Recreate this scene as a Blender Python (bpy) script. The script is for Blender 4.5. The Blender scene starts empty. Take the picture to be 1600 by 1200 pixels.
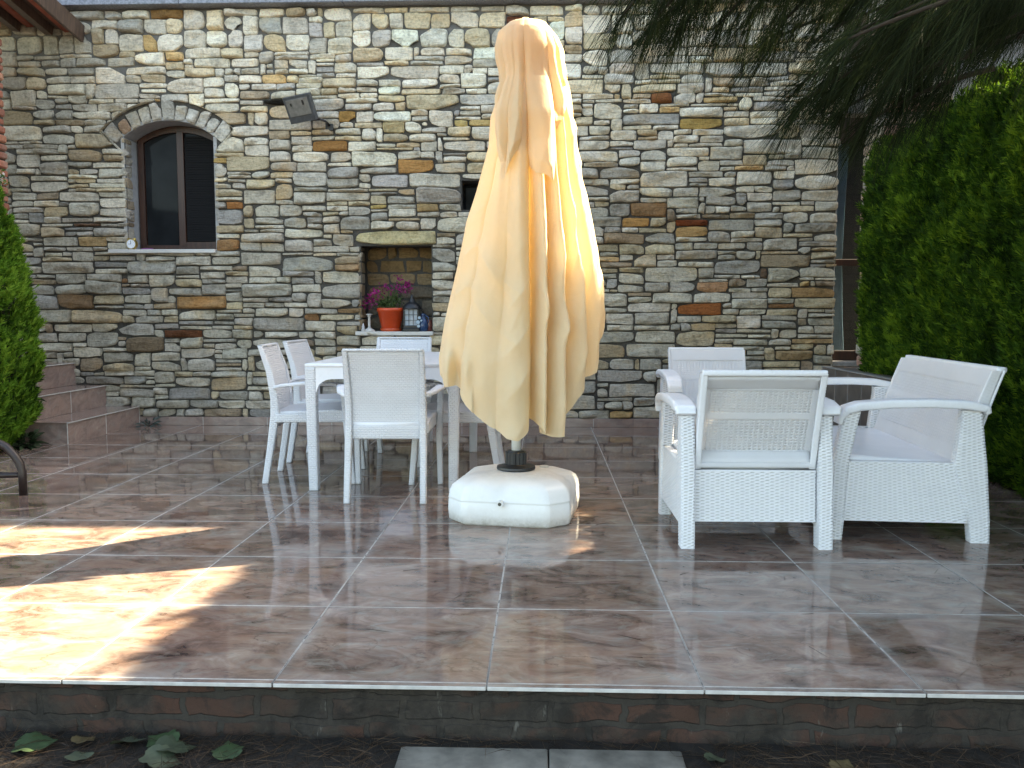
import bpy, math, random
import numpy as np
from mathutils import Vector, Matrix
random.seed(7); rng = np.random.default_rng(11)
S = bpy.context.scene
COL = S.collection
PI = math.pi
R = math.radians

# ------------------------------------------------------------------ helpers
def tag(o, label=None, cat=None, group=None, kind=None):
    if label: o['label'] = label
    if cat: o['category'] = cat
    if group: o['group'] = group
    if kind: o['kind'] = kind
    return o

def thing(name, label, cat, loc=(0, 0, 0), rz=0.0, group=None):
    o = bpy.data.objects.new(name, None); COL.objects.link(o)
    o.location = loc; o.rotation_euler = (0, 0, rz); o.empty_display_size = .1
    return tag(o, label, cat, group)

def link(name, me, mat, parent=None, smooth=False):
    o = bpy.data.objects.new(name, me); COL.objects.link(o)
    for m in (mat if isinstance(mat, (list, tuple)) else [mat]):
        me.materials.append(m)
    if smooth:
        me.polygons.foreach_set('use_smooth', np.ones(len(me.polygons), bool))
    if parent is not None: o.parent = parent
    return o

def copy_tree(o, parent=None):
    c = o.copy(); COL.objects.link(c); c.parent = parent
    for ch in list(o.children): copy_tree(ch, c)
    return c

def npmesh(name, V, quads=None, tris=None, col=None, uv=None, var=None):
    V = np.asarray(V, np.float32).reshape(-1, 3)
    q = np.zeros((0, 4), np.int32) if quads is None else np.asarray(quads, np.int32).reshape(-1, 4)
    t = np.zeros((0, 3), np.int32) if tris is None else np.asarray(tris, np.int32).reshape(-1, 3)
    me = bpy.data.meshes.new(name)
    me.vertices.add(len(V)); me.vertices.foreach_set('co', V.ravel())
    idx = np.concatenate([q.ravel(), t.ravel()])
    me.loops.add(len(idx)); me.loops.foreach_set('vertex_index', idx)
    n = len(q) + len(t); me.polygons.add(n)
    ls = np.concatenate([np.arange(len(q)) * 4, len(q) * 4 + np.arange(len(t)) * 3]).astype(np.int32)
    me.polygons.foreach_set('loop_start', ls)
    me.update(calc_edges=True); me.validate()
    if col is not None:
        a = me.color_attributes.new('Col', 'FLOAT_COLOR', 'POINT')
        c = np.ones((len(V), 4), np.float32); c[:, :3] = col; a.data.foreach_set('color', c.ravel())
    if var is not None:
        a = me.attributes.new('var', 'FLOAT', 'POINT'); a.data.foreach_set('value', np.asarray(var, np.float32))
    if uv is not None and len(me.loops) == len(idx):
        l = me.uv_layers.new(name='UVMap'); vi = np.zeros(len(me.loops), np.int32)
        me.loops.foreach_get('vertex_index', vi)
        l.data.foreach_set('uv', np.asarray(uv, np.float32)[vi].ravel())
    return me

class MB:
    """collects simple solids into one mesh"""
    def __init__(s): s.v = []; s.f = []; s.c = []
    def add(s, v, f, col=None):
        o = len(s.v); s.v += [tuple(p) for p in v]; s.f += [tuple(i + o for i in g) for g in f]
        s.c += [col or (1, 1, 1)] * len(v); return s
    def box(s, x0, x1, y0, y1, z0, z1, bev=0.0, col=None, M=None):
        b = min(bev, (x1-x0)*.45, (y1-y0)*.45, (z1-z0)*.45)
        if b <= 0:
            v = [(x, y, z) for z in (z0, z1) for x, y in ((x0, y0), (x1, y0), (x1, y1), (x0, y1))]
            f = [(3, 2, 1, 0), (4, 5, 6, 7), (0, 1, 5, 4), (1, 2, 6, 5), (2, 3, 7, 6), (3, 0, 4, 7)]
        else:
            def ring(i, z): # inset i
                return [(x0+b+i, y0+i0, z) for i0 in ()]
            v = []; f = []
            for z, ins in ((z0, b), (z0+b, 0), (z1-b, 0), (z1, b)):
                xa, xb, ya, yb = x0+ins, x1-ins, y0+ins, y1-ins
                c = b if ins == 0 else b*.4
                v += [(xa+c, ya, z), (xb-c, ya, z), (xb, ya+c, z), (xb, yb-c, z), (xb-c, yb, z), (xa+c, yb, z), (xa, yb-c, z), (xa, ya+c, z)]
            for k in range(3):
                for j in range(8):
                    a = k*8+j; bb = k*8+(j+1) % 8
                    f.append((a, bb, bb+8, a+8))
            f.append(tuple(range(7, -1, -1))); f.append(tuple(range(24, 32)))
        if M is not None: v = [tuple(M @ Vector(p)) for p in v]
        return s.add(v, f, col)
    def tube(s, pts, rad, n=10, col=None, cap=True):
        pts = [Vector(p) for p in pts]; rr = rad if isinstance(rad, (list, tuple)) else [rad]*len(pts)
        v = []; f = []; up = None
        for i, p in enumerate(pts):
            d = (pts[min(i+1, len(pts)-1)] - pts[max(i-1, 0)]).normalized()
            if up is None: up = Vector((0, 0, 1)) if abs(d.z) < .9 else Vector((1, 0, 0))
            a = d.cross(up).normalized(); b = a.cross(d).normalized(); up = b
            for j in range(n):
                t = 2*PI*j/n; v.append(p + (a*math.cos(t) + b*math.sin(t))*rr[i])
        for i in range(len(pts)-1):
            for j in range(n):
                f.append((i*n+j, i*n+(j+1) % n, (i+1)*n+(j+1) % n, (i+1)*n+j))
        if cap: f.append(tuple(range(n-1, -1, -1))); f.append(tuple(range((len(pts)-1)*n, len(pts)*n)))
        return s.add(v, f, col)
    def lathe(s, prof, c=(0, 0, 0), n=24, col=None, sq=None):
        v = []; f = []
        for r, z in prof:
            for j in range(n):
                t = 2*PI*j/n; v.append((c[0]+r*math.cos(t), c[1]+r*math.sin(t), c[2]+z))
        for i in range(len(prof)-1):
            for j in range(n):
                f.append((i*n+j, i*n+(j+1) % n, (i+1)*n+(j+1) % n, (i+1)*n+j))
        f.append(tuple(range(n-1, -1, -1))); f.append(tuple(range((len(prof)-1)*n, len(prof)*n)))
        return s.add(v, f, col)
    def build(s, name, mat, parent=None, smooth=False, colattr=False):
        me = bpy.data.meshes.new(name); me.from_pydata(s.v, [], s.f); me.update()
        if colattr:
            a = me.color_attributes.new('Col', 'FLOAT_COLOR', 'POINT')
            a.data.foreach_set('color', np.array([list(c)+[1] for c in s.c], np.float32).ravel())
        return link(name, me, mat, parent, smooth)

def interp_path(P, step):
    P = np.asarray(P, float); d = np.r_[0, np.cumsum(np.linalg.norm(np.diff(P[:, :3], axis=0), axis=1))]
    n = max(2, int(round(d[-1]/step))+1); t = np.linspace(0, d[-1], n)
    return np.stack([np.interp(t, d, P[:, k]) for k in range(P.shape[1])], 1), t

def rrect(hw, hh, r, n):
    """n points along a rounded rectangle (half width hw, half height hh), with normals and arc length"""
    r = min(r, hw*.98, hh*.98); segs = [2*(hw-r), PI*r/2, 2*(hh-r), PI*r/2]*2
    L = sum(segs); out = []; nor = []
    cs = [(hw-r, -(hh-r), -90), (hw-r, hh-r, 0), (-(hw-r), hh-r, 90), (-(hw-r), -(hh-r), 180)]
    starts = [(-(hw-r), -hh, 1, 0), None, (hw, -(hh-r), 0, 1), None, (hw-r, hh, -1, 0), None, (-hw, hh-r, 0, -1), None]
    for k in range(n):
        s = L*k/n; i = 0
        while s > segs[i] and i < 7: s -= segs[i]; i += 1
        if i % 2 == 0:
            x, y, dx, dy = starts[i]; out.append((x+dx*s, y+dy*s)); nor.append((dy, -dx))
        else:
            cx, cy, a0 = cs[i//2]; a = R(a0) + s/r
            out.append((cx+r*math.cos(a), cy+r*math.sin(a))); nor.append((math.cos(a), math.sin(a)))
    return np.array(out), np.array(nor), L

def sweep(name, mat, parent, path, A, B, rad=.008, step=.0035, ds=.0055, weave=None, smooth=True):
    """rounded-rect section swept along path rows (x,y,z,halfA,halfB); A is the fixed unit width direction, B the thickness
    direction (vectors or 'auto' = perpendicular to the path). weave=(cell cols, cell rows, depth) carves real slots"""
    P, t = interp_path(path, step); M = len(P)
    A = np.asarray(A, float); A /= np.linalg.norm(A)
    T = np.gradient(P[:, :3], axis=0); T /= np.linalg.norm(T, axis=1)[:, None]
    if isinstance(B, str): Bv = np.cross(T, A); Bv /= np.linalg.norm(Bv, axis=1)[:, None]
    else: Bv = np.tile(np.asarray(B, float)/np.linalg.norm(B), (M, 1))
    n = int(round(2*(P[:, 3].mean()*2+P[:, 4].mean()*2)/ds/4))*4; n = max(n, 16)
    V = np.zeros((M, n, 3)); N = np.zeros((M, n, 3)); uv = np.zeros((M, n, 2))
    for i in range(M):
        p2, n2, L = rrect(P[i, 3], P[i, 4], rad, n)
        V[i] = P[i, :3] + p2[:, :1]*A + p2[:, 1:]*Bv[i]
        N[i] = n2[:, :1]*A + n2[:, 1:]*Bv[i]
        uv[i, :, 0] = np.arange(n)*ds; uv[i, :, 1] = t[i]
    if weave:
        dep = weave; I = np.arange(n)[None, :]; J = np.arange(M)[:, None]
        c = I//4; slot = (I % 4 != 0) & ((J+2*(c % 2)) % 4 == 0) & (J > 1) & (J < M-2)
        bulge = np.where(I % 4 == 0, -.0006, 0)
        V = V + N*(np.where(slot, -dep, bulge))[..., None]
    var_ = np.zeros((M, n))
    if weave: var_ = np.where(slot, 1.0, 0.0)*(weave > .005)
    V = V.reshape(-1, 3); uvf = uv.reshape(-1, 2)
    i = np.arange(M-1)[:, None]*n; j = np.arange(n)[None, :]; jn = (j+1) % n
    q = np.stack([i+j, i+jn, i+n+jn, i+n+j], -1).reshape(-1, 4)
    V = np.vstack([V, P[0, :3], P[-1, :3]]); uvf = np.vstack([uvf, [0, 0], [0, 0]])
    a, b = len(V)-2, len(V)-1; jj = np.arange(n); kk = (jj+1) % n
    tr = np.vstack([np.stack([kk, jj, np.full(n, a)], 1), np.stack([(M-1)*n+jj, (M-1)*n+kk, np.full(n, b)], 1)])
    me = npmesh(name, V, q, tr, uv=uvf, var=np.r_[var_.ravel(), 0, 0])
    return link(name, me, mat, parent, smooth)

def blades(name, base, d, L, w, mat, parent=None, bend=0.2, var=None, sag=None, seed=1):
    """thin tapered two-segment blades"""
    g = np.random.default_rng(seed); n = len(base)
    d = d/np.linalg.norm(d, axis=1)[:, None]
    side = np.cross(d, g.normal(size=(n, 3))); side /= np.linalg.norm(side, axis=1)[:, None]
    L = np.broadcast_to(L, n)[:, None]; w = np.broadcast_to(w, n)[:, None]
    b = np.array([0, 0, -1.0])*(bend if sag is None else sag) + 0*d
    m = base + d*L*.5 + b*L*.12; tp = base + d*L + b*L*.45
    V = np.stack([base-side*w*.5, base+side*w*.5, m+side*w*.5, m-side*w*.5, tp], 1).reshape(-1, 3)
    k = np.arange(n)[:, None]*5
    q = k+np.array([[0, 1, 2, 3]]); t = k+np.array([[3, 2, 4]])
    vv = g.random(n) if var is None else var
    me = npmesh(name, V, q, t, var=np.repeat(vv, 5))
    return link(name, me, mat, parent)

# ------------------------------------------------------------------ materials
class NT:
    def __init__(s, name):
        s.m = bpy.data.materials.new(name); s.m.use_nodes = True; s.t = s.m.node_tree; s.n = s.t.nodes; s.l = s.t.links
        s.b = s.n['Principled BSDF']; s.out = s.n['Material Output']
    def new(s, t, **k):
        x = s.n.new(t)
        for a, v in k.items():
            if a.startswith('i_'):
                key = a[2:]; key = int(key) if key.isdigit() else key.replace('_', ' ')
                x.inputs[key].default_value = v
            else: setattr(x, a, v)
        return x
    def lk(s, a, b): s.l.new(a, b)
    def co(s, kind='Object', scale=None):
        c = s.new('ShaderNodeTexCoord').outputs[kind]
        if scale is not None:
            mp = s.new('ShaderNodeMapping'); mp.inputs['Scale'].default_value = scale; s.lk(c, mp.inputs[0]); c = mp.outputs[0]
        return c
    def noise(s, co, scale, detail=4, rough=.55, dist=0.0):
        x = s.new('ShaderNodeTexNoise', i_Scale=scale, i_Detail=detail, i_Roughness=rough, i_Distortion=dist)
        if co is not None: s.lk(co, x.inputs['Vector'])
        return x
    def ramp(s, fac, stops, interp='LINEAR'):
        x = s.new('ShaderNodeValToRGB'); x.color_ramp.interpolation = interp; e = x.color_ramp.elements
        while len(e) < len(stops): e.new(.5)
        for k, (p, c) in enumerate(stops): e[k].position = p; e[k].color = (c[0], c[1], c[2], 1) if not isinstance(c, (int, float)) else (c, c, c, 1)
        s.lk(fac, x.inputs[0]); return x.outputs[0]
    def mix(s, fac, a, b, mode='MIX'):
        x = s.new('ShaderNodeMix', data_type='RGBA', blend_type=mode)
        for sock, v in ((x.inputs[0], fac), (x.inputs[6], a), (x.inputs[7], b)):
            if isinstance(v, bpy.types.NodeSocket): s.lk(v, sock)
            else: sock.default_value = v if isinstance(v, (int, float)) else (v[0], v[1], v[2], 1)
        return x.outputs[2]
    def math(s, op, a, b=None, c=None, clamp=False):
        x = s.new('ShaderNodeMath', operation=op, use_clamp=clamp)
        for i, v in enumerate((a, b, c)):
            if v is None: continue
            if isinstance(v, bpy.types.NodeSocket): s.lk(v, x.inputs[i])
            else: x.inputs[i].default_value = v
        return x.outputs[0]
    def bump(s, h, strength=.5, dist=.01, nrm=None):
        x = s.new('ShaderNodeBump', i_Strength=strength, i_Distance=dist); s.lk(h, x.inputs['Height'])
        if nrm is not None: s.lk(nrm, x.inputs['Normal'])
        return x.outputs[0]
    def set(s, base=None, rough=None, nrm=None, **k):
        for nm, v in (('Base Color', base), ('Roughness', rough), ('Normal', nrm)):
            if v is None: continue
            if isinstance(v, bpy.types.NodeSocket): s.lk(v, s.b.inputs[nm])
            else: s.b.inputs[nm].default_value = v if isinstance(v, (int, float)) else (v[0], v[1], v[2], 1)
        for a, v in k.items(): s.b.inputs[a.replace('_', ' ')].default_value = v
        return s.m

def simple(name, c, rough=.5, var=.12, scale=30, bump=.0, **k):
    t = NT(name); n = t.noise(t.co(), scale)
    c2 = tuple(max(0, x*(1-var)) for x in c); c3 = tuple(min(1, x*(1+var)) for x in c)
    col = t.ramp(n.outputs[0], [(.3, c2), (.7, c3)])
    nr = t.bump(n.outputs[0], bump, .004) if bump else None
    return t.set(col, rough, nr, **k)

def m_stone():
    t = NT('rubble_stone'); co = t.co()
    a = t.new('ShaderNodeVertexColor', layer_name='Col').outputs[0]
    n1 = t.noise(co, 9, 6, .65, .3); n2 = t.noise(co, 45, 6, .7); n3 = t.noise(co, 4.5, 3)
    f = t.ramp(n1.outputs[0], [(.3, .62), (.48, 1.0), (.72, 1.16)])
    c = t.mix(1.0, a, f, 'MULTIPLY')
    st = t.ramp(n3.outputs[0], [(.56, 0), (.7, .5)])
    c = t.mix(st, c, t.mix(1.0, c, (1.02, .82, .55), 'MULTIPLY'))
    g = t.ramp(n2.outputs[0], [(.3, .62), (.5, 1.0), (.72, 1.18)])
    c = t.mix(1.0, c, g, 'MULTIPLY')
    mp = t.co('Object', (7, 7, 40)); n4 = t.noise(mp, 1.6, 5, .7, .6)
    h = t.math('ADD', t.math('MULTIPLY', n2.outputs[0], .5), n4.outputs[0])
    return t.set(c, .85, t.bump(h, 1.0, .024), Specular_IOR_Level=.25)

def m_mortar():
    t = NT('mortar'); co = t.co(); n = t.noise(co, 60, 6, .7); n2 = t.noise(co, 3, 3)
    sp = t.new('ShaderNodeSeparateXYZ'); t.lk(co, sp.inputs[0])
    c = t.ramp(n.outputs[0], [(.3, (.04, .036, .03)), (.7, (.10, .092, .08))])
    new = t.ramp(t.math('ADD', sp.outputs[2], t.math('MULTIPLY', n2.outputs[0], 1.6)), [(0, 0), (1, 1)])
    pt = t.math('SUBTRACT', t.math('ADD', t.math('MULTIPLY', sp.outputs[2], .55), t.math('MULTIPLY', n2.outputs[0], .9)), 2.0, clamp=True)
    c = t.mix(pt, c, (.26, .25, .235))   # fresh pointing high on the wall
    return t.set(c, .95, t.bump(n.outputs[0], .9, .012))

def tile_colour(t, uvw, cell):
    """marbled ceramic print; uvw in metres, cell = per-tile random vector"""
    off = t.new('ShaderNodeVectorMath', operation='MULTIPLY_ADD'); t.lk(cell, off.inputs[0])
    off.inputs[1].default_value = (7, 7, 7); t.lk(uvw, off.inputs[2]); v = off.outputs[0]
    mp = t.new('ShaderNodeMapping'); mp.inputs['Scale'].default_value = (1.0, 1.7, 1); mp.inputs['Rotation'].default_value = (0, 0, .25); t.lk(v, mp.inputs[0]); v = mp.outputs[0]
    n1 = t.noise(v, 4.6, 7, .66, .9); n2 = t.noise(v, 8.5, 8, .7, 1.2); n3 = t.noise(v, 3.4, 5, .6, .6)
    c = t.ramp(n1.outputs[0], [(.32, (.065, .040, .032)), (.42, (.135, .086, .068)), (.52, (.225, .146, .115)), (.62, (.30, .22, .175)), (.73, (.40, .34, .28))])
    c = t.mix(t.ramp(n2.outputs[0], [(.5, 0), (.66, .7)]), c, (.235, .22, .19))
    c = t.mix(t.ramp(n3.outputs[0], [(.5, 0), (.68, .65)]), c, (.25, .145, .10))
    c = t.mix(t.ramp(n2.outputs[0], [(.26, .65), (.4, 0)]), c, (.08, .06, .058))
    # drying rings of the print
    vo = t.new('ShaderNodeTexVoronoi', feature='SMOOTH_F1', i_Scale=4.2, i_Smoothness=.15)
    dn = t.new('ShaderNodeVectorMath', operation='MULTIPLY_ADD'); t.lk(n2.outputs[1], dn.inputs[0]); dn.inputs[1].default_value = (.16, .16, .16); t.lk(v, dn.inputs[2]); t.lk(dn.outputs[0], vo.inputs['Vector'])
    d = t.math('ABSOLUTE', t.math('SUBTRACT', vo.outputs['Distance'], .36))
    ring = t.math('MULTIPLY', t.ramp(d, [(.0, 1), (.035, 0)]), t.ramp(n3.outputs[0], [(.42, 0), (.55, .6)]))
    return t.mix(ring, c, (.07, .045, .038))

def m_tiles():
    t = NT('glazed_floor_tile'); co = t.co()
    T = .6
    sc = t.new('ShaderNodeVectorMath', operation='SCALE'); sc.inputs['Scale'].default_value = 1/T; t.lk(co, sc.inputs[0])
    fl = t.new('ShaderNodeVectorMath', operation='FLOOR'); t.lk(sc.outputs[0], fl.inputs[0])
    wn = t.new('ShaderNodeTexWhiteNoise', noise_dimensions='2D'); t.lk(fl.outputs[0], wn.inputs['Vector'])
    fr = t.new('ShaderNodeVectorMath', operation='FRACTION'); t.lk(sc.outputs[0], fr.inputs[0])
    sx = t.new('ShaderNodeSeparateXYZ'); t.lk(fr.outputs[0], sx.inputs[0])
    c = tile_colour(t, co, wn.outputs[1])
    c = t.mix(1.0, c, t.ramp(wn.outputs[0], [(0, .86), (1, 1.1)]), 'MULTIPLY')
    def dist(s):
        a = t.math('ABSOLUTE', t.math('SUBTRACT', s, .5)); return t.math('MULTIPLY', t.math('SUBTRACT', .5, a), T)
    dx, dy = dist(sx.outputs[0]), dist(sx.outputs[1])
    n = t.noise(co, 2.5, 3); n6 = t.noise(co, 14, 5, .7)
    # limescale haze beside the joints
    d = t.math('MINIMUM', dx, dy)
    haze = t.math('MULTIPLY', t.ramp(t.math('DIVIDE', d, t.math('ADD', .012, t.math('MULTIPLY', n.outputs[0], .09))), [(.0, .8), (.5, .3), (1, 0)]), t.ramp(n6.outputs[0], [(.3, .25), (.6, 1)]))
    haze = t.math('MULTIPLY', haze, t.ramp(n.outputs[0], [(.42, .2), (.6, .9)]))
    c = t.mix(t.math('MULTIPLY', haze, .75), c, (.36, .35, .33))
    jl = t.math('LESS_THAN', d, .0031)
    c = t.mix(jl, c, t.ramp(n6.outputs[0], [(.35, (.28, .25, .22)), (.6, (.48, .45, .41))]))
    core = t.math('LESS_THAN', dx, .0027)
    sy = t.new('ShaderNodeSeparateXYZ'); t.lk(co, sy.inputs[0])
    near = t.ramp(t.math('ADD', sy.outputs[1], t.math('MULTIPLY', n.outputs[0], 1.2)), [(.35, 1), (1.0, .0)])
    near = t.math('MAXIMUM', near, t.ramp(n6.outputs[0], [(.5, 0), (.6, .8)]))
    c = t.mix(t.math('MULTIPLY', core, near), c, (.025, .022, .02))
    n5 = t.noise(co, 9, 5, .65)
    r = t.ramp(n5.outputs[0], [(.3, .035), (.6, .07), (.8, .20)])
    r = t.math('MAXIMUM', r, t.math('MULTIPLY', jl, .8)); r = t.math('MAXIMUM', r, t.math('MULTIPLY', haze, .4))
    gr = t.noise(co, 130, 3, .6); c = t.mix(t.ramp(gr.outputs[0], [(.74, 0), (.78, .8)]), c, (.05, .04, .03))
    edge = t.ramp(d, [(.0, 0), (.006, 1)])
    wob = t.math('MULTIPLY', t.noise(co, 1.6, 2).outputs[0], .25)
    nr = t.bump(t.math('ADD', edge, wob), .35, .003)
    return t.set(c, r, nr, IOR=1.5, Specular_IOR_Level=.5)

def m_tile_small(name='glazed_riser_tile', T=.33):
    t = NT(name); g = t.new('ShaderNodeNewGeometry'); co = t.co()
    oi = t.new('ShaderNodeVectorMath', operation='SCALE'); oi.inputs['Scale'].default_value = 1/T; t.lk(co, oi.inputs[0])
    fl = t.new('ShaderNodeVectorMath', operation='FLOOR'); t.lk(oi.outputs[0], fl.inputs[0])
    wn = t.new('ShaderNodeTexWhiteNoise'); t.lk(fl.outputs[0], wn.inputs['Vector'])
    mp = t.new('ShaderNodeMapping'); mp.inputs['Rotation'].default_value = (1.2, .7, 0); t.lk(co, mp.inputs[0])
    c = tile_colour(t, mp.outputs[0], wn.outputs[1])
    c = t.mix(.35, c, (.40, .30, .27))
    return t.set(c, .15, None, IOR=1.5)

def m_plastic(name, weave=None, c=(.80, .81, .84), trans=0.0, grime=False):
    t = NT(name); co = t.co(); n = t.noise(co, 5, 4); n2 = t.noise(co, 60, 3)
    col = t.ramp(n.outputs[0], [(.3, tuple(x*.93 for x in c)), (.65, c)])
    # settled dust
    col = t.mix(t.ramp(n2.outputs[0], [(.6, 0), (.8, .12)]), col, (.45, .42, .38))
    if grime:
        sp = t.new('ShaderNodeSeparateXYZ'); t.lk(co, sp.inputs[0]); n7 = t.noise(co, 22, 6, .75)
        lo = t.math('MULTIPLY', t.ramp(sp.outputs[2], [(.0, .8), (.06, .12), (.21, .02), (.235, .45)]), t.ramp(n7.outputs[0], [(.35, .1), (.65, 1)]))
        col = t.mix(lo, col, (.36, .32, .26))
    slot_shade = t.new('ShaderNodeAttribute', attribute_name='var').outputs['Fac']   # shade of the weave slots, painted as darker colour
    col = t.mix(t.math('MULTIPLY', slot_shade, t.math('ADD', .25, t.math('MULTIPLY', n.outputs[0], .6))), col, (.30, .29, .28))
    nr = None
    if weave:
        uv = t.new('ShaderNodeUVMap').outputs[0]
        w, h = weave
        br = t.new('ShaderNodeTexBrick', offset=.5, i_Scale=1.0, i_Mortar_Size=.0028, i_Mortar_Smooth=.6, i_Brick_Width=w, i_Row_Height=h)
        t.lk(uv, br.inputs['Vector'])
        hh = t.math('SUBTRACT', 1.0, br.outputs['Fac'])
        nr = t.bump(hh, 1.0, .007)
    m = t.set(col, .33, nr, Specular_IOR_Level=.45)
    if trans:
        tr = t.new('ShaderNodeBsdfTranslucent'); tr.inputs[0].default_value = (.9, .82, .72, 1)
        mx = t.new('ShaderNodeMixShader'); mx.inputs[0].default_value = trans
        t.lk(t.b.outputs[0], mx.inputs[1]); t.lk(tr.outputs[0], mx.inputs[2]); t.lk(mx.outputs[0], t.out.inputs[0])
    return m

def m_cloth():
    t = NT('cream_canopy_cloth'); co = t.co(); n = t.noise(co, 4, 5, .6); n2 = t.noise(co, 350, 2)
    c = t.ramp(n.outputs[0], [(.3, (.80, .655, .43)), (.7, (.86, .72, .50))])
    n3 = t.noise(t.co('Object', (1, 1, .5)), 7, 6, .7)
    c = t.mix(t.ramp(n3.outputs[0], [(.62, 0), (.8, .3)]), c, (.55, .43, .28))
    h = t.math('ADD', t.math('MULTIPLY', n2.outputs[0], .12), t.noise(co, 14, 4, .55, .6).outputs[0])
    nr = t.bump(h, .35, .012)
    t.set(c, .75, nr, Sheen_Weight=.1)
    tr = t.new('ShaderNodeBsdfTranslucent'); t.lk(t.mix(.5, c, (.97, .74, .38)), tr.inputs[0]); t.lk(nr, tr.inputs[1])
    mx = t.new('ShaderNodeMixShader'); mx.inputs[0].default_value = .40
    t.lk(t.b.outputs[0], mx.inputs[1]); t.lk(tr.outputs[0], mx.inputs[2]); t.lk(mx.outputs[0], t.out.inputs[0])
    return t.m

def m_leaf(name, dark, mid, bright, trans=.35, rough=.5):
    t = NT(name); a = t.new('ShaderNodeAttribute', attribute_name='var').outputs['Fac']
    n = t.noise(t.co(), 1.7, 3)
    f = t.math('ADD', t.math('MULTIPLY', a, .7), t.math('MULTIPLY', n.outputs[0], .45))
    c = t.ramp(f, [(.15, dark), (.55, mid), (.95, bright)])
    t.set(c, rough, Specular_IOR_Level=.2)
    tr = t.new('ShaderNodeBsdfTranslucent'); t.lk(c, tr.inputs[0])
    mx = t.new('ShaderNodeMixShader'); mx.inputs[0].default_value = trans
    t.lk(t.b.outputs[0], mx.inputs[1]); t.lk(tr.outputs[0], mx.inputs[2]); t.lk(mx.outputs[0], t.out.inputs[0])
    return t.m

def m_brick_plinth():
    t = NT('old_brick_and_render'); co = t.co()
    dn = t.noise(co, 9, 4); dv = t.new('ShaderNodeVectorMath', operation='MULTIPLY_ADD'); t.lk(dn.outputs[1], dv.inputs[0]); dv.inputs[1].default_value = (.06, .0, .045); t.lk(co, dv.inputs[2])
    sp = t.new('ShaderNodeSeparateXYZ'); t.lk(dv.outputs[0], sp.inputs[0])
    cb = t.new('ShaderNodeCombineXYZ'); t.lk(sp.outputs[0], cb.inputs[0]); t.lk(sp.outputs[2], cb.inputs[1])
    br = t.new('ShaderNodeTexBrick', offset=.5, i_Scale=1.0, i_Mortar_Size=.011, i_Mortar_Smooth=.3, i_Brick_Width=.21, i_Row_Height=.072, i_Bias=0.0)
    br.inputs['Color1'].default_value = (.075, .028, .016, 1); br.inputs['Color2'].default_value = (.05, .025, .016, 1); br.inputs['Mortar'].default_value = (.034, .029, .023, 1)
    t.lk(cb.outputs[0], br.inputs['Vector'])
    n = t.noise(co, 3.2, 5, .6); n2 = t.noise(co, 22, 7, .75); n3 = t.noise(co, 7, 6, .7, .8)
    c = t.mix(t.ramp(n.outputs[0], [(.46, 1), (.56, 0)]), t.mix(.25, br.outputs[0], (.05, .04, .03)), t.ramp(n2.outputs[0], [(.3, (.014, .011, .008)), (.7, (.052, .042, .032))]))
    c = t.mix(t.ramp(n3.outputs[0], [(.52, 0), (.62, .85)]), c, (.014, .011, .008))
    c = t.mix(t.ramp(t.noise(t.co('Object', (9, 1, 3)), 2.2, 6, .7).outputs[0], [(.64, 0), (.69, .6)]), c, (.14, .13, .11))
    h = t.math('ADD', t.math('MULTIPLY', br.outputs['Fac'], -.8), n2.outputs[0])
    return t.set(c, .9, t.bump(h, .9, .012))

def m_vcol(name, rough=.8, scale=40, bump=.5):
    t = NT(name); a = t.new('ShaderNodeVertexColor', layer_name='Col').outputs[0]; co = t.co()
    n = t.noise(co, scale, 6, .7); n2 = t.noise(co, 6, 4)
    c = t.mix(1.0, a, t.ramp(n.outputs[0], [(.3, .7), (.7, 1.2)]), 'MULTIPLY')
    c = t.mix(t.ramp(n2.outputs[0], [(.55, 0), (.7, .35)]), c, (.3, .27, .22))
    return t.set(c, rough, t.bump(n.outputs[0], bump, .008))

def m_wood(name, c1, c2):
    t = NT(name); n = t.noise(t.co('Object', (12, 12, 1.2)), 3, 5, .6, .5)
    return t.set(t.ramp(n.outputs[0], [(.3, c1), (.7, c2)]), .45, t.bump(n.outputs[0], .2, .003))

def m_glass_dark(name='dark_window_glass', tint=(.012, .013, .014)):
    t = NT(name); n = t.noise(t.co(), 3, 3)
    return t.set(t.ramp(n.outputs[0], [(.3, tint), (.8, tuple(x*2.2 for x in tint))]), .06, None, Specular_IOR_Level=.05)

M_STONE, M_MORTAR = m_stone(), m_mortar()
M_TILE, M_RISER = m_tiles(), m_tile_small()
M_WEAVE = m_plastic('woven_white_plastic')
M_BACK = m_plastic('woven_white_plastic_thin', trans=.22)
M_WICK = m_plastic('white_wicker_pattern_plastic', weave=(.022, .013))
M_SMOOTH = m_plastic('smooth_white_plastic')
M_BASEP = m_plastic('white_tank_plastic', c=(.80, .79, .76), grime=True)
M_CLOTH = m_cloth()
M_HEDGE = m_leaf('thuja_foliage', (.008, .024, .003), (.045, .11, .009), (.17, .29, .022), .42, .8)
M_SHRUB = m_leaf('lime_conifer_foliage', (.02, .05, .006), (.11, .24, .022), (.26, .42, .05), .42, .8)
M_PINE = m_leaf('pine_needles', (.006, .010, .003), (.014, .022, .007), (.035, .048, .016), .3, .8)
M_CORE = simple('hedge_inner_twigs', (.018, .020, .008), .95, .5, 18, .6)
M_BARK = simple('pine_bark', (.035, .024, .017), .95, .4, 22, .9)
M_PLINTH = m_brick_plinth()
M_BRICK = m_vcol('pillar_brick')
M_MARBLE = simple('pale_marble', (.55, .53, .50), .35, .12, 8)
M_COPE = simple('grey_granite_coping', (.20, .21, .24), .45, .45, 55, .1)
M_FRAME = m_wood('dark_red_brown_wood', (.028, .010, .006), (.065, .023, .012))
M_EAVE = m_wood('weathered_eave_wood', (.05, .03, .022), (.12, .075, .055))
M_GLASS = m_glass_dark()
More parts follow.
